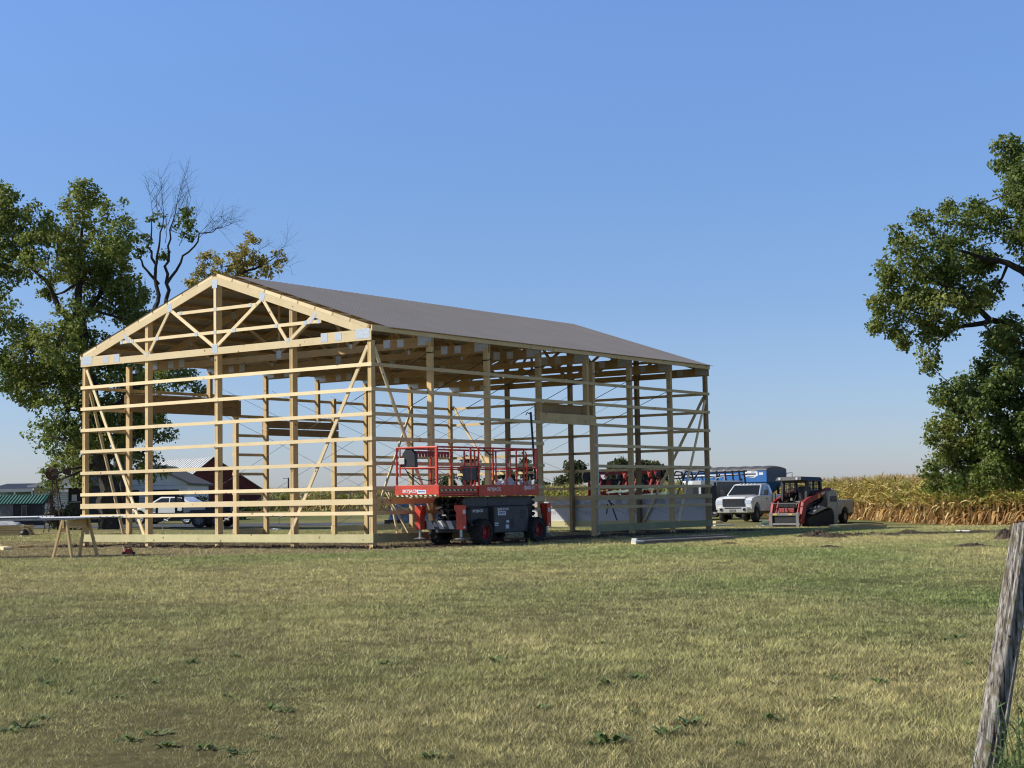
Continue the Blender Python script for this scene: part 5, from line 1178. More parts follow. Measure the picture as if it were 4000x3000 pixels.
lattice('sprayer_boom', 'black folded sprayer boom with pale hoops standing before the blue trailer', 'farm implement', gat(2762, 97), -.12, boom)

# white saloon car
ds = Vector((-.96, .28, 0)); rzs = math.atan2(ds.y, ds.x); cs = gat(668, 86); cs.z = float(gz(cs.x, cs.y))
ca = thing('parked_car', 'white saloon car parked before the garage with silver spoked wheels', 'car', cs, rzs)
prof = [(-2.3, .34), (-1.85, .30)] + arc(-1.38, .34, .40, 170, 10) + [(-.85, .26), (.95, .26)] + arc(1.42, .34, .40, 170, 10) + [(1.95, .30), (2.28, .36), (2.33, .60), (2.20, .76), (1.25, .92), (.75, .96), (-1.6, 1.0), (-2.2, .98), (-2.34, .8)]
MB(True).prism(prof, 'y', -.9, .9).build('body', M['white'], ca, .05)
def cp(x, y, z): f = (z - .95) / .5; return (x, y * (1 - .22 * f), z)
xs_ = [(-1.95, .98), (1.15, .94)]; gh = MB(True).hexa([cp(-1.9, -.86, .97), cp(1.1, -.86, .95), cp(1.1, .86, .95), cp(-1.9, .86, .97), cp(-1.0, -.86, 1.44), cp(.25, -.86, 1.46), cp(.25, .86, 1.46), cp(-1.0, .86, 1.44)]); gh.build('roof', M['white'], ca, .05)
for s in (-1, 1):
    for a0, a1, b1, b0 in ((-1.5, -.35, -.35, -.95), (-.27, .82, .18, -.27)):
        q = []
        for x, z in ((a0, 1.03), (a1, 1.03), (b1, 1.39), (b0, 1.39)): p = cp(x, .865, z); q.append((p[0], s * (p[1] + .012), p[2]))
        MB().add(q, [(0, 1, 2, 3)]).build('side_window', M['glass'], ca)
    for x in (1.42, -1.38): car_wheel(ca, (x, s * .80, .33), (0, s, 0), .33, .21, M['chrome'], .72, 8)
    MB(True).prism([(.85, .98), (1.0, .98), (.98, 1.12), (.86, 1.12)], 'y', min(s * .88, s * 1.06), max(s * .88, s * 1.06)).build('mirror', M['white'], ca, .02)
    MB().box(-2.335, -2.05, min(s * .62, s * .905), max(s * .62, s * .905), .78, .93).build('tail_light', M['tail'], ca, .02); MB().box(2.05, 2.27, min(s * .55, s * .905), max(s * .55, s * .905), .60, .72).build('headlight', M['chrome'], ca, .02)
    MB().box(.30, .46, min(s * .9, s * .915), max(s * .9, s * .915), .80, .83).build('door_handle', M['chrome'], ca)
MB().quad(cp(1.06, -.78, .99), cp(1.06, .78, .99), cp(.34, .78, 1.42), cp(.34, -.78, 1.42)).build('windshield', M['glass'], ca).location = (.03, 0, .012)
MB().box(-1.9, 1.9, -.8, .8, .16, .30).build('underbody', M['black'], ca)

# black flatbed trailer with gear
fb = gat(752, 74); ft = thing('equipment_trailer', 'black flatbed equipment trailer with upright stake brackets behind the barn', 'trailer', fb, -.05)
b = MB(); b.box(-1.95, 2.1, -.95, .95, .55, .70); b.box(-1.95, 2.1, -.97, -.90, .40, .62); b.build('deck', M['black'], ft)
for x in (-.35, .5):
    for s in (-1, 1): car_wheel(ft, (x + .9, s * .98, .34), (0, s, 0), .34, .24, M['hub'])
for s in (-1, 1): MB(True).prism([(.05, .6), (.2, .82), (1.75, .82), (1.9, .6)], 'y', min(s * .86, s * 1.12), max(s * .86, s * 1.12)).build('fender', M['black'], ft)
def bracket(x, w, z0, z1):
    m = MB(); m.box(x - w / 2, x - w / 2 + .10, -.99, -.90, z0, z1); m.box(x + w / 2 - .10, x + w / 2, -.99, -.90, z0, z1)
    for z in (z0, z1 - .10): m.box(x - w / 2 + .1, x + w / 2 - .1, -.985, -.905, z, z + .10)
    m.build('stake_bracket', M['black'], ft)
bracket(-1.62, .50, .58, 1.12); bracket(-.36, .42, .70, 1.50)
b = MB(); b.bar((-1.4, -.9, .32), (.4, -.9, .7), .08, .10); b.bar((.1, -.92, .3), (.9, -.9, .95), .08, .1); b.bar((1.0, -.95, .9), (2.0, -.95, .95), .1, .14); b.box(-2.0, 2.1, -.3, .3, .45, .56); b.build('frame', M['black'], ft)
b = MB(True); b.box(.9, 2.0, -.9, -.2, .70, 1.02); b.tube([(.6, -.8, .72), (.7, -.7, 1.1), (.9, -.8, 1.15)], .07, 6); b.build('tool_rack', M['black'], ft, .03)
cb2 = MB(); cb2.box(-.50, .50, -.35, .35, 0, .38); cb2.box(-.52, .52, -.37, .37, .381, .44); o = cb2.build('storage_box', M['offwhite'], None, .02); o.location = at(765, 2003, 73.3); o.location.z = fb.z + .705; tag(o, 'pale lidded storage box standing on the black flatbed trailer', 'box')

# ------------------------------------------------------------------ buildings on the left
def plan_box(b, p0, p1, depth, z0, z1):
    """box whose front runs from p0 to p1 (ground points), going back by depth"""
    p0, p1 = Vector((p0.x, p0.y, 0)), Vector((p1.x, p1.y, 0)); d = (p1 - p0).normalized(); n = Vector((-d.y, d.x, 0)) * depth
    b.hexa([(*p0.xy, z0), (*p1.xy, z0), (*(p1 + n).xy, z0), (*(p0 + n).xy, z0), (*p0.xy, z1), (*p1.xy, z1), (*(p1 + n).xy, z1), (*(p0 + n).xy, z1)])
HY = 92.0
def zat(px, py, Y): return at(px, py, Y).z
hr = gat(190, HY); hg = hr.z
house = thing('farmhouse', 'white clapboard farmhouse with grey hipped roof and porch behind the maple', 'house', hr); hv = -hr
def hbox(name, m, px0, px1, Y, dep, z0, z1, par=house, bev=0):
    a, c = at(px0, 1950, Y) - hr, at(px1, 1950, Y) - hr; b = MB(); plan_box(b, a, c, dep, z0, z1); return b.build(name, m, par, bev)
zE = zat(190, 1899, HY) - hg
hw_ = hbox('wall', M['siding'], 132, 262, HY, 8, 0, zE)
clap = MB()
for k in range(14):
    z = .15 + k * (zE - .3) / 14; a, c = at(132, 1950, HY - .012) - hr, at(262, 1950, HY - .012) - hr; plan_box(clap, a, c, .01, z, z + .02)
clap.build('clapboard_shadow', M['midgrey'], hw_)
hbox('wall', M['darkwood'], 263.5, 345, HY + .3, 7.5, 0, zE)
hbox('corner_board', M['darkwood'], 196, 206, HY - .05, .04, 0, zE - .1)
p = [at(98, 1950, HY - .5) - hr, at(352, 1950, HY - .5) - hr]; rz_ = zat(230, 1842, HY + 4) - hg
b = MB(); e0, e1 = p; n_ = Vector((0, 9, 0)); b.add([(e0.x, e0.y, zE + .02), (e1.x, e1.y, zE + .02), (e1.x, e1.y + 9, zE + .02), (e0.x, e0.y + 9, zE + .02), (e0.x + 2.2, e0.y + 4.5, rz_), (e1.x - 1.2, e1.y + 4.5, rz_)], [(0, 1, 5, 4), (1, 2, 5), (2, 3, 4, 5), (3, 0, 4)]); b.build('roof', M['shingle'], house)
hbox('fascia', M['siding'], 106, 352, HY - .55, .04, zE - .12, zE + .02)
# low wing with porch
zP = zat(60, 1916, HY - 1.5) - hg
hbox('porch_fascia', M['siding'], -60, 126, HY - 1.5, .06, zP - .08, zP + .08); a, c = at(-60, 1950, HY - 1.55) - hr, at(128, 1950, HY - 1.55) - hr
MB().quad((a.x, a.y, zP + .085), (c.x, c.y, zP + .085), (c.x, c.y + 4, zP + .45), (a.x, a.y + 4, zP + .45)).build('porch_roof', M['darkroof'], house)
hbox('porch_wall', M['greenfilm'], -60, 126, HY + .6, 5, 0, zP + .02)
for px in (56, 124, -12): hbox('porch_post', M['siding'], px - 2.2, px + 2.2, HY - 1.45, .12, 0, zP - .085)
hbox('gutter', M['siding'], 190, 266, HY - .62, .05, zE - .36, zE - .22)
po = hbox('poster', M['offwhite'], 280, 300, HY + .2, .02, zat(290, 1957, HY) - hg, zat(290, 1932, HY) - hg)
hbox('shelf', M['siding'], 272, 316, HY + .12, .12, zat(290, 1962, HY) - hg, zat(290, 1960, HY) - hg)
# little green roofed shed
py_ = 79.0; sg = gat(90, py_); shed = thing('garden_shed', 'small dark shed with ribbed green steel roof beside the farmhouse', 'shed', sg)
def sp(px, y=py_): return at(px, 1950, y) - sg
zr_, ze_ = zat(90, 1935, py_ + .9) - sg.z, zat(60, 1965, py_) - sg.z
a, c = sp(-25), sp(131); b = MB(); plan_box(b, a, c, 1.9, 0, ze_); sw = b.build('wall', M['darkwood'], shed)
b = MB(); plan_box(b, sp(-25) + Vector((0, -.012, 0)), sp(52) + Vector((0, -.012, 0)), .01, .05, ze_ - .04); b.build('board_panel', M['greywood'], shed)
gx1 = sp(131).x; b = MB(); b.prism([(a.y, ze_), (a.y + 1.9, ze_), (a.y + .95, zr_ - .05)], 'x', gx1 - .05, gx1 + .42); b.prism([(a.y, 0), (a.y + .06, 0), (a.y + .06, ze_), (a.y, ze_)], 'x', gx1 + .36, gx1 + .42); b.build('gable', M['darkwood'], shed)
gx0 = sp(-40).x; b = MB(); b.quad((gx0, a.y - .15, ze_ - .05), (gx1 + .5, a.y - .15, ze_ - .05), (gx1 + .5, a.y + .95, zr_), (gx0, a.y + .95, zr_)); b.quad((gx0, a.y + 2.05, ze_ - .05), (gx1 + .5, a.y + 2.05, ze_ - .05), (gx1 + .5, a.y + .95, zr_), (gx0, a.y + .95, zr_)); rf = b.build('roof', M['greenroof'], shed)
b = MB()
for k in range(16):
    x = gx0 + .1 + k * (gx1 + .4 - gx0) / 16; b.bar((x, a.y - .16, ze_ - .03), (x, a.y + .93, zr_ + .015), .045, .03)
b.bar((gx0, a.y + .95, zr_ + .02), (gx1 + .5, a.y + .95, zr_ + .02), .12, .03); b.build('roof_rib', M['greenrib'], rf)
b = MB(); q0, q1 = sp(84), sp(106); b.box(q0.x, q1.x, a.y - .03, a.y - .002, .35, ze_ - .1); wf = b.build('window', M['greywood'], shed); MB().box(q0.x + .05, q1.x - .05, a.y - .035, a.y - .031, .45, ze_ - .16).build('pane', M['glass'], wf)
# yard windmill
wy = 65.0; wg = gat(215, wy); wm = thing('windmill', 'small rusty ornamental farm windmill on a lattice tower by the shed', 'windmill', wg)
top = at(212, 1866, wy) - wg; b = MB()
for sx in (-1, 1):
    for sy in (-1, 1): b.bar((sx * .36, sy * .36, 0), (top.x + sx * .05, sy * .05, top.z), .03, .03)
for k in range(5):
    z = top.z * (k + .5) / 6; w = .36 - .31 * z / top.z; w2 = .36 - .31 * (z + top.z / 6) / top.z
    for sy in (-1, 1): b.bar((-w, sy * w, z), (w2, sy * w2, z + top.z / 6), .016, .016); b.bar((w, sy * w, z), (-w2, sy * w2, z + top.z / 6), .016, .016); b.bar((-w, sy * w, z), (w, sy * w, z), .016, .016)
b.build('tower', M['rust'], wm)
hub = at(204, 1851, wy - .25) - wg; b = MB(); 
for k in range(14):
    th = 2 * math.pi * k / 14; d = Vector((math.cos(th), 0, math.sin(th))); s_ = Vector((-d.z, .35, d.x)); b.quad(hub + d * .07 - s_ * .02, hub + d * .27 - s_ * .065, hub + d * .27 + s_ * .065, hub + d * .07 + s_ * .02)
b.cyl(hub - Vector((0, .05, 0)), hub + Vector((0, .35, 0)), .03, n=8); b.build('wheel', M['rust'], wm)
tlp = at(262, 1842, wy + .4) - wg; b = MB(); b.bar(hub + Vector((0, .2, 0)), tlp, .025, .025); b.hexa([tlp + Vector((-.16, 0, -.10)), tlp + Vector((.16, .02, -.17)), tlp + Vector((.16, .03, -.17)), tlp + Vector((-.16, .01, -.10)), tlp + Vector((-.16, 0, .10)), tlp + Vector((.16, .02, .17)), tlp + Vector((.16, .03, .17)), tlp + Vector((-.16, .01, .10))]); b.build('tail_vane', M['rust'], wm)
# white garage
gy_ = 100.0; gg = gat(620, gy_); gar = thing('garage', 'white sided gable garage with two dark doorways beside the red barn', 'garage', gg)
def gp(px, y=gy_): return (at(px, 1950, y) - gg).x
ze2, zp2 = zat(734, 1887, gy_) - gg.z, zat(590, 1822, gy_) - gg.z; x0, x1, xm = gp(452), gp(731), gp(591)
b = MB(); b.prism([(x0, 0), (x1, 0), (x1, ze2), (xm, zp2), (x0, ze2)], 'y', 0, 7); gw = b.build('wall', M['siding'], gar)
b = MB()
for k in range(15):
    z = .2 + k * .2
    if z < ze2: b.box(x0, x1, -.008, -.001, z, z + .018)
b.build('clapboard_shadow', M['midgrey'], gw)
b = MB()
for s, xe in ((-1, x0 - .3), (1, x1 + .3)):
    ze_r = ze2 - .3 * (zp2 - ze2) / (x1 - xm); b.hexa([(xe, -.35, ze_r + .02), (xm, -.35, zp2 + .02), (xm, 7.3, zp2 + .02), (xe, 7.3, ze_r + .02), (xe, -.35, ze_r + .14), (xm, -.35, zp2 + .14), (xm, 7.3, zp2 + .14), (xe, 7.3, ze_r + .14)])
b.build('roof', M['shingle'], gar)
for a_, c_ in ((507, 549), (593, 706)):
    b = MB(); b.box(gp(a_), gp(c_), -.03, -.012, 0, 2.05); f_ = b.build('door', M['siding'], gar); MB().box(gp(a_) + .09, gp(c_) - .09, -.04, -.031, 0, 1.94).build('door_opening', M['darkwood'], f_)
# red barn
ry0 = 118.0; A = gat(717, ry0); rb = thing('red_barn', 'weathered dark red barn with bright ribbed tin roof behind the garage', 'barn', A)
gd = Vector((.809, .588, 0)).normalized(); ld = Vector((-gd.y, gd.x, 0)); zl_, zk_, zr2 = zat(717, 1878, ry0) - A.z, zat(830, 1788, ry0 + 1.4) - A.z, zat(1019, 1910, ry0 + 3.7) - A.z
wG, pk = 6.37, 2.34
def rp(u, v, z): return gd * u + ld * v + Vector((0, 0, z))
b = MB(); n0 = [rp(0, 0, 0), rp(wG, 0, 0), rp(wG, 0, zr2), rp(pk, 0, zk_), rp(0, 0, zl_)]; n1 = [q + ld * 9 for q in n0]; b.add(n0 + n1, [(0, 1, 2, 3, 4), (9, 8, 7, 6, 5), (0, 4, 9, 5), (1, 6, 7, 2)]); b.build('wall', M['barnred'], rb)
b = MB(); o_ = Vector((0, 0, .05)); b.add([rp(-.3, -.25, zl_ - .25), rp(pk, -.25, zk_ + .05), rp(pk, 9.2, zk_ + .05), rp(-.3, 9.2, zl_ - .25)], [(0, 1, 2, 3)]); b.add([rp(wG + .2, -.25, zr2 - .08), rp(pk, -.25, zk_ + .05), rp(pk, 9.2, zk_ + .05), rp(wG + .2, 9.2, zr2 - .08)], [(0, 1, 2, 3)]); rr_ = b.build('roof', M['tin'], rb)
b = MB()
for k in range(20):
    v_ = -.2 + k * .49; b.bar(rp(-.3, v_, zl_ - .22), rp(pk, v_, zk_ + .08), .10, .05)
b.build('roof_rib', M['tin'], rr_)
b = MB()
for k in range(13): b.bar(rp(.3 + k * .47, -.012, .02), rp(.3 + k * .47, -.012, min(zl_, zr2) - .1), .018, .01)
b.build('board_joint', M['darkwood'], rb)
b = MB(); b.hexa([rp(1.85, -.03, 2.4), rp(2.6, -.03, 2.4), rp(2.6, -.012, 2.4), rp(1.85, -.012, 2.4), rp(1.85, -.03, 3.0), rp(2.6, -.03, 3.0), rp(2.6, -.012, 3.0), rp(1.85, -.012, 3.0)]); b.build('hay_door', M['barnred'], rb)
b = MB(); b.hexa([rp(2.0, -.05, 0), rp(4.2, -.05, 0), rp(4.2, -.012, 0), rp(2.0, -.012, 0), rp(2.0, -.05, 2.0), rp(4.2, -.05, 2.0), rp(4.2, -.012, 2.0), rp(2.0, -.012, 2.0)]); b.build('sliding_door', M['barnred'], rb)
# bushes by the buildings
def bush(px, py, Y, r, label, seed, pal=GREENS):
    g = gat(px, Y); c = g + Vector((0, 0, r * .7)); rr = np.random.default_rng(seed); bl = [(c + Vector(rr.normal(size=3)) * r * .35, r * .6) for _ in range(5)]
    tree('bush', label, 'bush', g, [([g, c], [.08, .03])], [], bl, .16, 420, .34, pal, seed, None, None, .3, 4)
bush(230, 2040, 70, .62, 'round dark clipped bush on the drive edge behind the sawhorse', 61, [(.015, .022, .012), (.025, .035, .016), (.03, .045, .02)])
bush(955, 1990, 108, .95, 'leafy bush against the red barn wall seen between two left posts', 62)
bush(742, 1960, 103, .9, 'light green shrub between the white garage and the red barn', 63, [(.06, .08, .03), (.10, .12, .04), (.14, .15, .05)])
# far power pole
ug = gat(1127, 235); up_ = thing('utility_pole', 'thin far utility pole with a lamp arm above the corn', 'utility pole', ug)
zt_ = zat(1127, 1866, 235) - ug.z; MB().tube([(0, 0, 0), (0, 0, zt_)], [.16, .10], 7).build('pole', M['bark'], up_); MB().bar((-.8, 0, zt_ - .1), (.1, 0, zt_ - .05), .1, .1).build('lamp_arm', M['steel'], up_)

# ------------------------------------------------------------------ site clutter
# sawhorse carrying roof sheets
s1, s2 = at(246, 2030, 35.2), at(344, 2030, 36.4); sgz = 0.0
sh = thing('sawhorse', 'homemade wooden sawhorse with splayed legs under the white roof sheets', 'sawhorse', (s1.x, s1.y, sgz)); o0 = Vector((s1.x, s1.y, sgz)); bd = (Vector((s2.x, s2.y, 0)) - Vector((s1.x, s1.y, 0)))
ZB = .845; b = MB(); b.bar((0, 0, ZB - .07), (bd.x, bd.y, ZB - .07), .04, .14); b.build('beam', M['post'], sh); b = MB(); b.bar((0, 0, ZB - .16), (bd.x, bd.y, ZB - .16), .04, .035); b.build('stretcher', M['post'], sh)
sd = Vector((bd.y, -bd.x, 0)).normalized()
for t_ in (.06, .94):
    for s in (-1, 1):
        p = bd * t_; f_ = p + sd * (s * .23) + bd.normalized() * (.10 * (1 if t_ > .5 else -1)); top_ = p + sd * (s * .045); b = MB(); b.bar((f_.x, f_.y, -.03), (top_.x, top_.y, ZB - .005), .042, .088, (bd.x, bd.y, 0)); b.build('leg', M['post'], sh)
    b = MB(); p = bd * t_; q0 = p + sd * .11 + Vector((0, 0, ZB - .22)); q1 = p - sd * .11 + Vector((0, 0, ZB - .22)); b.bar(q0, q1, .03, .07); b.build('gusset', M['post'], sh)
def sheet(x0, x1, yc, z, wid, skew, label, seed):
    y = 0.0; prof = []
    while y < wid: prof += [(y, 0), (y + .15, 0), (y + .165, .018), (y + .195, .018), (y + .21, 0)]; y += .2286
    v = [(x0, yc - wid / 2 + p_[0], z + p_[1]) for p_ in prof] + [(x1 + skew * p_[0], yc - wid / 2 + p_[0] + .03, z + p_[1] + .004) for p_ in prof]; n = len(prof)
    o = MB().add(v, [(i, i + 1, n + i + 1, n + i) for i in range(n - 1)]).build('roof_sheet', M['sheet']); so_ = o.modifiers.new('thickness', 'SOLIDIFY'); so_.thickness = .003
    return tag(o, label, 'roof sheet')
sx = s1.x
sheet(-15.6, at(300, 2000, 35.6).x, 35.9, ZB + .004, .95, .25, 'lowest white ribbed steel sheet lying on the sawhorse', 1); sheet(-15.6, at(345, 2000, 35.9).x, 35.95, ZB + .026, .95, .55, 'second white ribbed steel sheet of the sawhorse stack with slanted cut end', 2)
sheet(-15.8, at(400, 2000, 36.2).x, 36.0, ZB + .048, .95, .4, 'white ribbed steel sheet reaching furthest past the sawhorse', 3); sheet(-15.8, at(158, 2000, 35.9).x, 35.95, ZB + .072, .95, .1, 'topmost short white ribbed steel sheet on the sawhorse stack', 4)
# the other support stands off to the side, out of the picture; left out, the sheets run on beyond the frame
def plank(name, p, q, w, h, m, label, cat='board', lift=0.0, group=None):
    p, q = Vector(p), Vector(q); c = (p + q) / 2; b = MB(); b.bar(p - c + Vector((0, 0, h / 2 + lift)), q - c + Vector((0, 0, h / 2 + lift)), w, h); o = b.build(name, M[m]); o.location = c; return tag(o, label, cat, group)
# power tool in the grass
tp = gpix(500, 2168); tt = thing('nail_gun', 'orange red and black power tool lying in the grass before the skirt board', 'power tool', tp, .5)
b = MB(True); b.prism([(-.10, .02), (.08, .02), (.10, .09), (.02, .15), (-.09, .13)], 'y', -.05, .05); b.build('housing', M['tool'], tt, .012)
b = MB(True); b.tube([(-.09, -.06, .02), (-.05, -.06, .17), (.05, -.06, .19), (.10, -.06, .06)], .013, 6); b.tube([(-.09, .06, .02), (-.05, .06, .17), (.05, .06, .19), (.10, .06, .06)], .013, 6); b.cyl((.0, -.06, .185), (.0, .06, .185), .012, n=6); b.build('handle', M['black'], tt)
b = MB(); b.box(.06, .16, -.04, .04, .0, .07); b.box(-.14, -.08, -.05, .05, 0, .08); b.build('magazine', M['black'], tt, .008)
plank('timber_offcut', gpix(-30, 2146) + Vector((0, .3, 0)), gpix(32, 2151), .24, .09, 'spf', 'pale timber offcut lying at the picture edge left of the sawhorse')
plank('timber_offcut', gpix(64, 2145), gpix(112, 2141) + Vector((0, .3, 0)), .10, .08, 'post', 'short brown timber offcut lying between the pale offcut and the sawhorse')
plank('timber_offcut', gpix(170, 2088), gpix(252, 2087), .09, .07, 'spf', 'slim pale board on the ground behind the sawhorse'); plank('timber_offcut', gpix(81, 2098), gpix(107, 2097), .10, .06, 'hazard', 'small yellowish block beside the wrapped lumber pile')
plank('brick_chunk', gpix(790, 2146), gpix(822, 2144), .10, .07, 'rust', 'rusty red scrap lying in the soil below the skirt board', 'scrap')
# wrapped lumber pile at the left edge
lp = gpix(20, 2094); pile = thing('lumber_pile', 'long pile of brown boards partly covered with clear film at the picture edge', 'lumber pile', lp)
for r in range(4):
    b = MB()
    for k in range(6): b.box(-3.2 + .1 * (r % 2), .72 + .06 * ((k * 7 + r) % 3), -.02 + k * .16, .13 + k * .16, .02 + r * .095, .105 + r * .095)
    b.build('board_layer', M['post'], pile)
rag('plastic_film', lp + Vector((-.35, .4, .40)), .75, .5, .16, M['plastic'], 'crumpled clear film lying over the brown lumber pile', 'film', 12, .1)
bk = MB(True); bk.lathe((0, 0, 0), (0, 0, 1), [(.001, 0), (.14, 0), (.17, .12), (.13, .18), (.06, .26), (.001, .28)], 14); o = bk.build('garbage_bag', M['black']); o.location = gpix(95, 2095); tag(o, 'small dark bag at the end of the wrapped lumber pile', 'bag')
# trim strips, boards and bundles
plank('trim_strip', gpix(612, 2090), gpix(912, 2080), .16, .03, 'sheet', 'long white trim strip on the ground beyond the open gable'); plank('trim_strip', gpix(705, 2096), gpix(760, 2092), .2, .03, 'sheet', 'short white trim strip beside the long one beyond the gable')
plank('trim_strip', gpix(1062, 2066), gpix(1090, 2069), .15, .03, 'sheet', 'small white trim strip near the second left door post')
for k, (a0, y0, a1, y1) in enumerate(((1390, 2077, 1470, 2082), (1496, 2079, 1575, 2077), (1350, 2085, 1405, 2079))):
    plank('flashing_strip', gat(a0, 52.5 - k), gat(a1, 53.2 - k * .6), .14, .03, 'sheet', ['grey white flashing strip on the soil just left of the corner post', 'grey white flashing strip on the soil right of the corner post', 'tilted flashing strip behind the lowest gable girt'][k])
p0, p1 = gpix(2500, 2126), gpix(2852, 2108)
for k in range(9):
    r = k // 4; i = k % 4; off = Vector((.81, -.586, 0)) * 0 + Vector((.5, -.6, 0)).normalized() * (i * .16 - .2); e = (p1 - p0).normalized(); sft = e * (-.55 * ((k * 5) % 4) / 3)
    c0 = p0 + off + sft; c1 = p1 + off + sft * .4; names = ['bottom grey trim board furthest from the camera in the stack by the long wall', 'bottom grey trim board third from the lawn side of the stack', 'bottom grey trim board second from the lawn side of the stack', 'bottom grey trim board nearest the lawn in the stack', 'middle layer grey trim board on the barn side', 'middle layer grey trim board with long white end', 'middle layer grey trim board over the stack centre', 'middle layer grey trim board on the lawn side', 'single grey trim board on top of the stack by the long wall']
    o = plank('trim_board', c0, c1, .145, .035, 'board', names[k], 'board', .02 + r * .042, 'grey trim boards stacked on the lawn'); en = MB(); cc = Vector(o.location); en.bar(c0 - cc + Vector((0, 0, .0375 + r * .042)) - e * .008, c0 - cc + Vector((0, 0, .0375 + r * .042)) + e * (.06 + .25 * (k % 3 == 1)), .149, .039); en.build('board_end', M['boardend'] if k % 3 else M['spf'], o)
plank('long_board', gpix(2992, 2078), gpix(3168, 2083), .14, .04, 'greywood', 'grey board lying in the barn shadow before the track loader'); plank('long_board', gpix(3030, 2090), gpix(3150, 2081), .14, .04, 'greywood', 'second grey board lying crooked in the barn shadow')
plank('timber_beam', gpix(3255, 2064), gpix(3372, 2058), .3, .13, 'treated', 'yellow timber laid on the grass right behind the track loader'); plank('timber_beam', gpix(3300, 2067), gpix(3448, 2062), .3, .12, 'post', 'shaded brown timber in front of the yellow one by the loader'); plank('timber_beam', gpix(3340, 2058), gpix(3442, 2054), .2, .13, 'treated', 'short yellow timber end behind the shaded brown one')
plank('stick', gpix(3738, 2076), gpix(3792, 2078), .06, .04, 'sheet', 'thin white stick lying in the grass before the corn'); plank('timber_beam', gpix(2790, 2056), gpix(2862, 2053), .12, .06, 'sheet', 'thin white board on the grass before the truck bumper'); plank('timber_beam', gpix(2786, 2044), gpix(2814, 2043), .3, .10, 'spf', 'pale timber block beside the front wheel of the white truck')
gb = gpix(3045, 2056); gt = thing('film_bundle', 'pale green film wrapped bundle lying on thin boards before the loader', 'bundle', gb, .05); b = MB(True); v = []
for s in range(9):
    t_ = s / 8; v.append((-.85 + 1.75 * t_, .02 * math.sin(t_ * 9), .14 + .05 * math.sin(t_ * 5)))
b.tube(v, [.05, .09, .1, .11, .12, .13, .12, .08, .03], 8); b.build('film_roll', M['greenfilm'], gt); b = MB(); b.box(-1.0, .95, -.2, .2, 0, .035); b.box(-.7, 1.1, -.05, .3, .036, .06); b.build('support_board', M['offwhite'], gt)
rag('tarp_pile', gat(1632, 72), 1.35, 1.0, 1.0, M['tarpsilver'], 'heap under a wrinkled silver grey tarp beyond the left wall', 'tarp heap', 15, 0)
rag('tarp_bundle', gat(1522, 73) + Vector((0, 0, .72)), .18, .15, .18, M['bluebag'], 'small blue plastic bundle at the end of the silver tarp heap', 'bundle', 16, 0)
b = MB(); b.prism([(-.42, 0), (.42, 0), (.36, .34), (-.36, .34)], 'y', -.2, .2); b.box(-.38, .38, -.22, .22, .341, .37); o = b.build('storage_tub', M['black'], None, .02); o.location = gat(1535, 69.5); tag(o, 'black lidded tub standing before the silver tarp heap', 'tub')
b = MB(); b.box(-.26, .26, -.16, .16, 0, .24); b.box(-.05, .05, -.165, -.161, .02, .13); b.hexa([(.27, -.16, 0), (.5, -.16, 0), (.5, .16, 0), (.27, .16, 0), (.27, -.16, .22), (.31, -.16, .22), (.31, .16, .22), (.27, .16, .22)]); o = b.build('wooden_crate', M['post'], None); o.location = gat(1597, 54.5); o.rotation_euler = (0, 0, .1); tag(o, 'rough wooden box on the soil inside the frame left of the lift', 'box')
# dirt heaps and loose clods
def mound(px, py, r, h, label, seed):
    g = gpix(px, py); rr = np.random.default_rng(seed); n = 26; v = []; f = []
    for i in range(n):
        for j in range(n):
            u, w = i / (n - 1) * 2 - 1, j / (n - 1) * 2 - 1; k = max(0, 1 - math.hypot(u, w)); v.append((u * r, w * r * .55, h * k ** .6 * (.35 + .9 * rr.random()) - .02))
    for i in range(n - 1):
        for j in range(n - 1): f.append((i * n + j, i * n + j + 1, (i + 1) * n + j + 1, (i + 1) * n + j))
    o = MB(False).add(v, f).build('dirt_mound', M['soilclod']); o.location = g; tag(o, label, 'dirt mound')
mound(3195, 2100, .62, .22, 'broad brown clod heap at the edge of the barn shadow', 1); mound(3262, 2103, .36, .17, 'dark small clod heap close beside the broad one', 2); mound(3318, 2096, .36, .12, 'low clod heap just right of the two shadow edge heaps', 3); mound(2852, 2128, .30, .08, 'little clod heap on the sunlit lawn below the trim boards', 4); mound(3550, 2086, .45, .14, 'clod heap where the barn shadow ends before the corn', 5)
mound(3985, 2108, .62, .42, 'tall dark earth heap beside the leaning fence post', 6); mound(3800, 2136, .5, .10, 'flat crumbled earth patch halfway to the fence post', 7); mound(3480, 2094, .35, .10, 'small clod heap left of the shadow tip', 8); mound(3240, 2140, .35, .08, 'crumbled clods on the lawn below the shadow edge', 9)
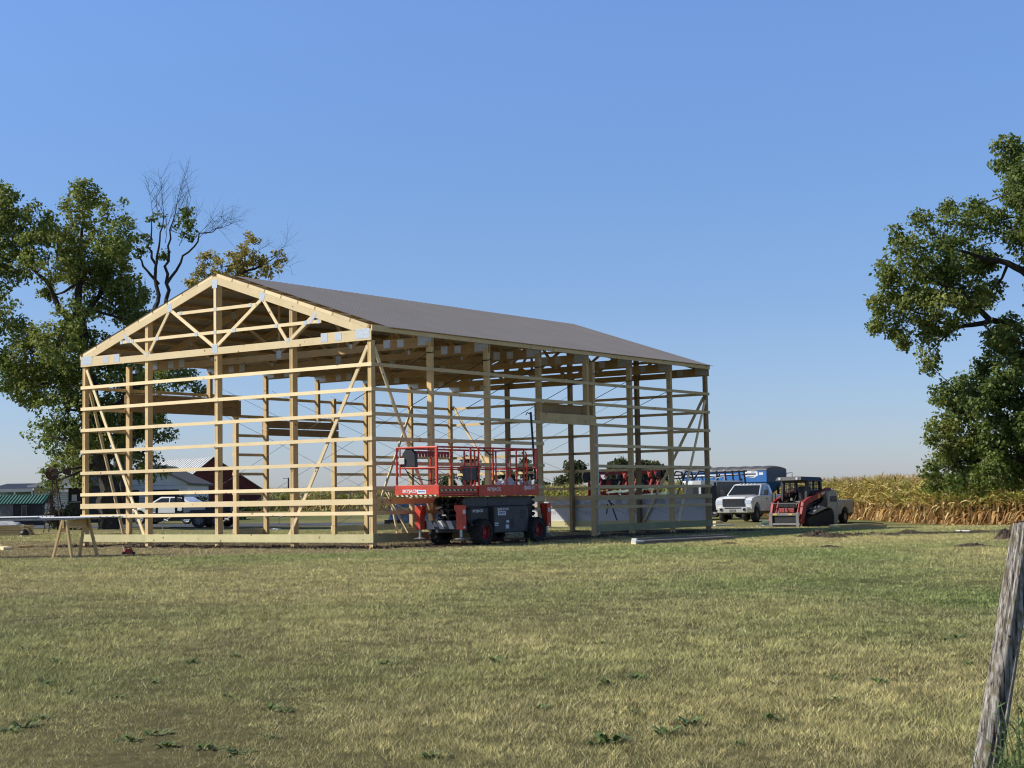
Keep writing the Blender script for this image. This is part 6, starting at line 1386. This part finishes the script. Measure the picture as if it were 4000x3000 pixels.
def clods():
    V = []; F = []; r = np.random.default_rng(5); c = 0
    while c < 1500:
        if r.random() < .62: X, Y = (lambda p: (p.x, p.y))(barn_world(-BW_ - .5 + r.random() * (BW_ + 1), -1.1 + r.random() * 1.4))
        elif r.random() < .7: X, Y = (lambda p: (p.x, p.y))(barn_world(-.9 + r.random() * 2.0, r.random() * BL_))
        else: X, Y = 7.5 + r.random() * 8, 43.8 + r.normal() * 1.1
        if r.random() > float(soil(np.array([X]), np.array([Y]))[0]) + .1: continue
        s = .012 + .035 * r.random() ** 2; o = len(V); z = float(gz(X, Y)) + s * .3
        for a in ((1, 0, -.3), (-.5, .87, -.3), (-.5, -.87, -.3), (0.1, 0, 1)):
            V.append((X + a[0] * s * (1 + r.random()), Y + a[1] * s * (1 + r.random()), z + a[2] * s * (1 + r.random())))
        F += [(o, o + 1, o + 3), (o + 1, o + 2, o + 3), (o + 2, o, o + 3), (o, o + 2, o + 1)]; c += 1
    o = MB().add(V, F).build('dirt', M['soilclod']); stuff(o, 'loose dark soil clods scattered along the foot of the frame'); o['category'] = 'soil'
clods()
# leaning weathered fence post in front
fm, ft_, fb_ = _new('weathered fence post'); N = ft_.nodes.new; L = ft_.links.new
tc = N('ShaderNodeTexCoord'); mp = N('ShaderNodeMapping'); mp.inputs['Scale'].default_value = (46, 46, 1.7); L(tc.outputs['Object'], mp.inputs['Vector'])
n1 = N('ShaderNodeTexNoise'); n1.inputs['Scale'].default_value = 1.6; n1.inputs['Detail'].default_value = 9; n1.inputs['Roughness'].default_value = .7; L(mp.outputs[0], n1.inputs['Vector'])
r1 = N('ShaderNodeValToRGB'); r1.color_ramp.elements[0].position = .40; r1.color_ramp.elements[0].color = (.03, .024, .019, 1); r1.color_ramp.elements[1].position = .62; r1.color_ramp.elements[1].color = (.54, .49, .42, 1); e_ = r1.color_ramp.elements.new(.475); e_.color = (.25, .22, .185, 1); L(n1.outputs['Fac'], r1.inputs['Fac'])
n2 = N('ShaderNodeTexNoise'); n2.inputs['Scale'].default_value = 16; n2.inputs['Detail'].default_value = 8; L(tc.outputs['Object'], n2.inputs['Vector']); r2 = N('ShaderNodeValToRGB'); r2.color_ramp.elements[0].position = .50; r2.color_ramp.elements[1].position = .66; L(n2.outputs['Fac'], r2.inputs['Fac'])
mx_ = N('ShaderNodeMix'); mx_.data_type = 'RGBA'; L(r2.outputs['Color'], mx_.inputs['Factor']); L(r1.outputs['Color'], mx_.inputs['A']); mx_.inputs['B'].default_value = (.17, .135, .075, 1); L(mx_.outputs['Result'], fb_.inputs['Base Color']); fb_.inputs['Roughness'].default_value = .9
bp_ = N('ShaderNodeBump'); bp_.inputs['Strength'].default_value = 1.0; bp_.inputs['Distance'].default_value = .012; L(n1.outputs['Fac'], bp_.inputs['Height']); L(bp_.outputs['Normal'], fb_.inputs['Normal'])
FYp = 7.9; pb_, pt_ = at(3853, 3010, FYp), at(4012, 2042, FYp + .05); dd_ = (pt_ - pb_).normalized(); pb_ = pb_ - dd_ * .25; rr = np.random.default_rng(3); v = []; f = []; nr, ns = 40, 34
a_ = dd_.orthogonal().normalized(); b_ = dd_.cross(a_); LN = (pt_ - pb_).length; grooves = [(rr.random() * 6.28, .05 + .10 * rr.random(), .004 + .008 * rr.random(), rr.random(), .4 + .6 * rr.random()) for _ in range(16)]
for i in range(nr + 1):
    t_ = i / nr; base = dd_ * (t_ * LN)
    for j in range(ns):
        th = 2 * math.pi * j / ns; R_ = .071 - .008 * t_ + .003 * math.sin(3 * th + 2 * t_) + .002 * math.sin(7 * t_ + th)
        for ga, gw_, gdp, g0, gl in grooves:
            d_ = (th - ga + .3 * math.sin(t_ * 2 + ga)) % 6.283; d_ = min(d_, 6.283 - d_)
            if abs(t_ - g0) < gl: R_ -= gdp * math.exp(-(d_ / gw_) ** 2)
        tilt = .02 * math.cos(th + 1.0) * (1 if i == nr else 0) + (.006 * rr.random() if i == nr else 0); q = base + (a_ * math.cos(th) + b_ * math.sin(th)) * R_ + dd_ * tilt; v.append(tuple(q))
for i in range(nr):
    for j in range(ns): f.append((i * ns + j, i * ns + (j + 1) % ns, (i + 1) * ns + (j + 1) % ns, (i + 1) * ns + j))
f.append(tuple(nr * ns + j for j in range(ns))); fp = MB(True).add(v, f).build('fence_post', fm); fp.location = pb_; tag(fp, 'leaning weathered grey wooden fence post with deep cracks', 'fence post')
for k, (t_, s) in enumerate(((.62, .012), (.30, .010))):
    c = dd_ * (t_ * LN) - Vector((.02, .066, 0)); MB(True).tube([c, c + Vector((0, -.02, 0))], .006, 6).build('staple', M['rust'], fp)
# weeds at the foot of the post
def stems(p, n, h, label, seed, name='roadside_weed'):
    r = np.random.default_rng(seed); b = MB(True)
    for k in range(n):
        a = r.random() * 6.28; sp_ = .22 * r.random(); q = Vector((math.cos(a) * .10 * r.random(), math.sin(a) * .10 * r.random(), 0)); H = h * (.5 + .6 * r.random()); e = q + Vector((math.cos(a) * sp_, math.sin(a) * sp_, H)); m = q.lerp(e, .5) + Vector((0, 0, .04)); b.tube([q, m, e], [.004, .003, .0015], 4)
        for j in range(9):
            t_ = .2 + .8 * j / 9; c = q.lerp(e, t_); d = Vector(r.normal(size=3)); d.z = abs(d.z) * .5; d.normalize(); L_ = .035 + .05 * r.random() * (1.1 - t_); s = d.cross(Vector((0, 0, 1))).normalized() * L_ * .18; b.add([c, c + d * L_ * .5 + s, c + d * L_, c + d * L_ * .5 - s], [(0, 1, 2, 3)])
    o = b.build(name, M['weedleaf']); o.location = p; tag(o, label, 'weed')
def gpt(px, Y): return gat(px, Y)
stems(gpt(3962, 7.55), 12, .42, 'tall branching weed growing right against the fence post', 1); stems(gpt(3990, 7.2), 16, .24, 'bushy low weed right of the fence post foot', 2); stems(gpt(3915, 7.1), 12, .17, 'leafy low weed in front of the fence post foot', 3); stems(gpt(4040, 8.3), 14, .3, 'weed tuft at the picture edge behind the fence post', 4)
def tuft(p, n, h, w, label, seed):
    r = np.random.default_rng(seed); b = MB()
    for k in range(n):
        a = r.random() * 6.28; q = Vector((r.normal() * w, r.normal() * w, -.01)); le = h * (.5 + .8 * r.random()); d = Vector((math.cos(a), math.sin(a), 0)); s = Vector((-d.y, d.x, 0)) * .003; m = q + d * le * .2 + Vector((0, 0, le * .6)); e = q + d * le * .55 + Vector((0, 0, le * .9)); b.add([q - s, q + s, m + s, m - s, e], [(0, 1, 2, 3), (3, 2, 4)])
    o = b.build('grass_tuft', M['weedleaf']); o.location = p; tag(o, label, 'grass tuft')
tuft(gpt(3985, 7.6), 260, .20, .11, 'uncut long grass tuft right of the fence post foot', 5); tuft(gpt(3870, 7.35), 120, .10, .09, 'short uncut grass tuft before the fence post foot', 6); tuft(gpix(1850 * 1 + 220, 2135), 14, .28, .03, 'lone seed stalk tuft in front of the rear lift wheel', 7)
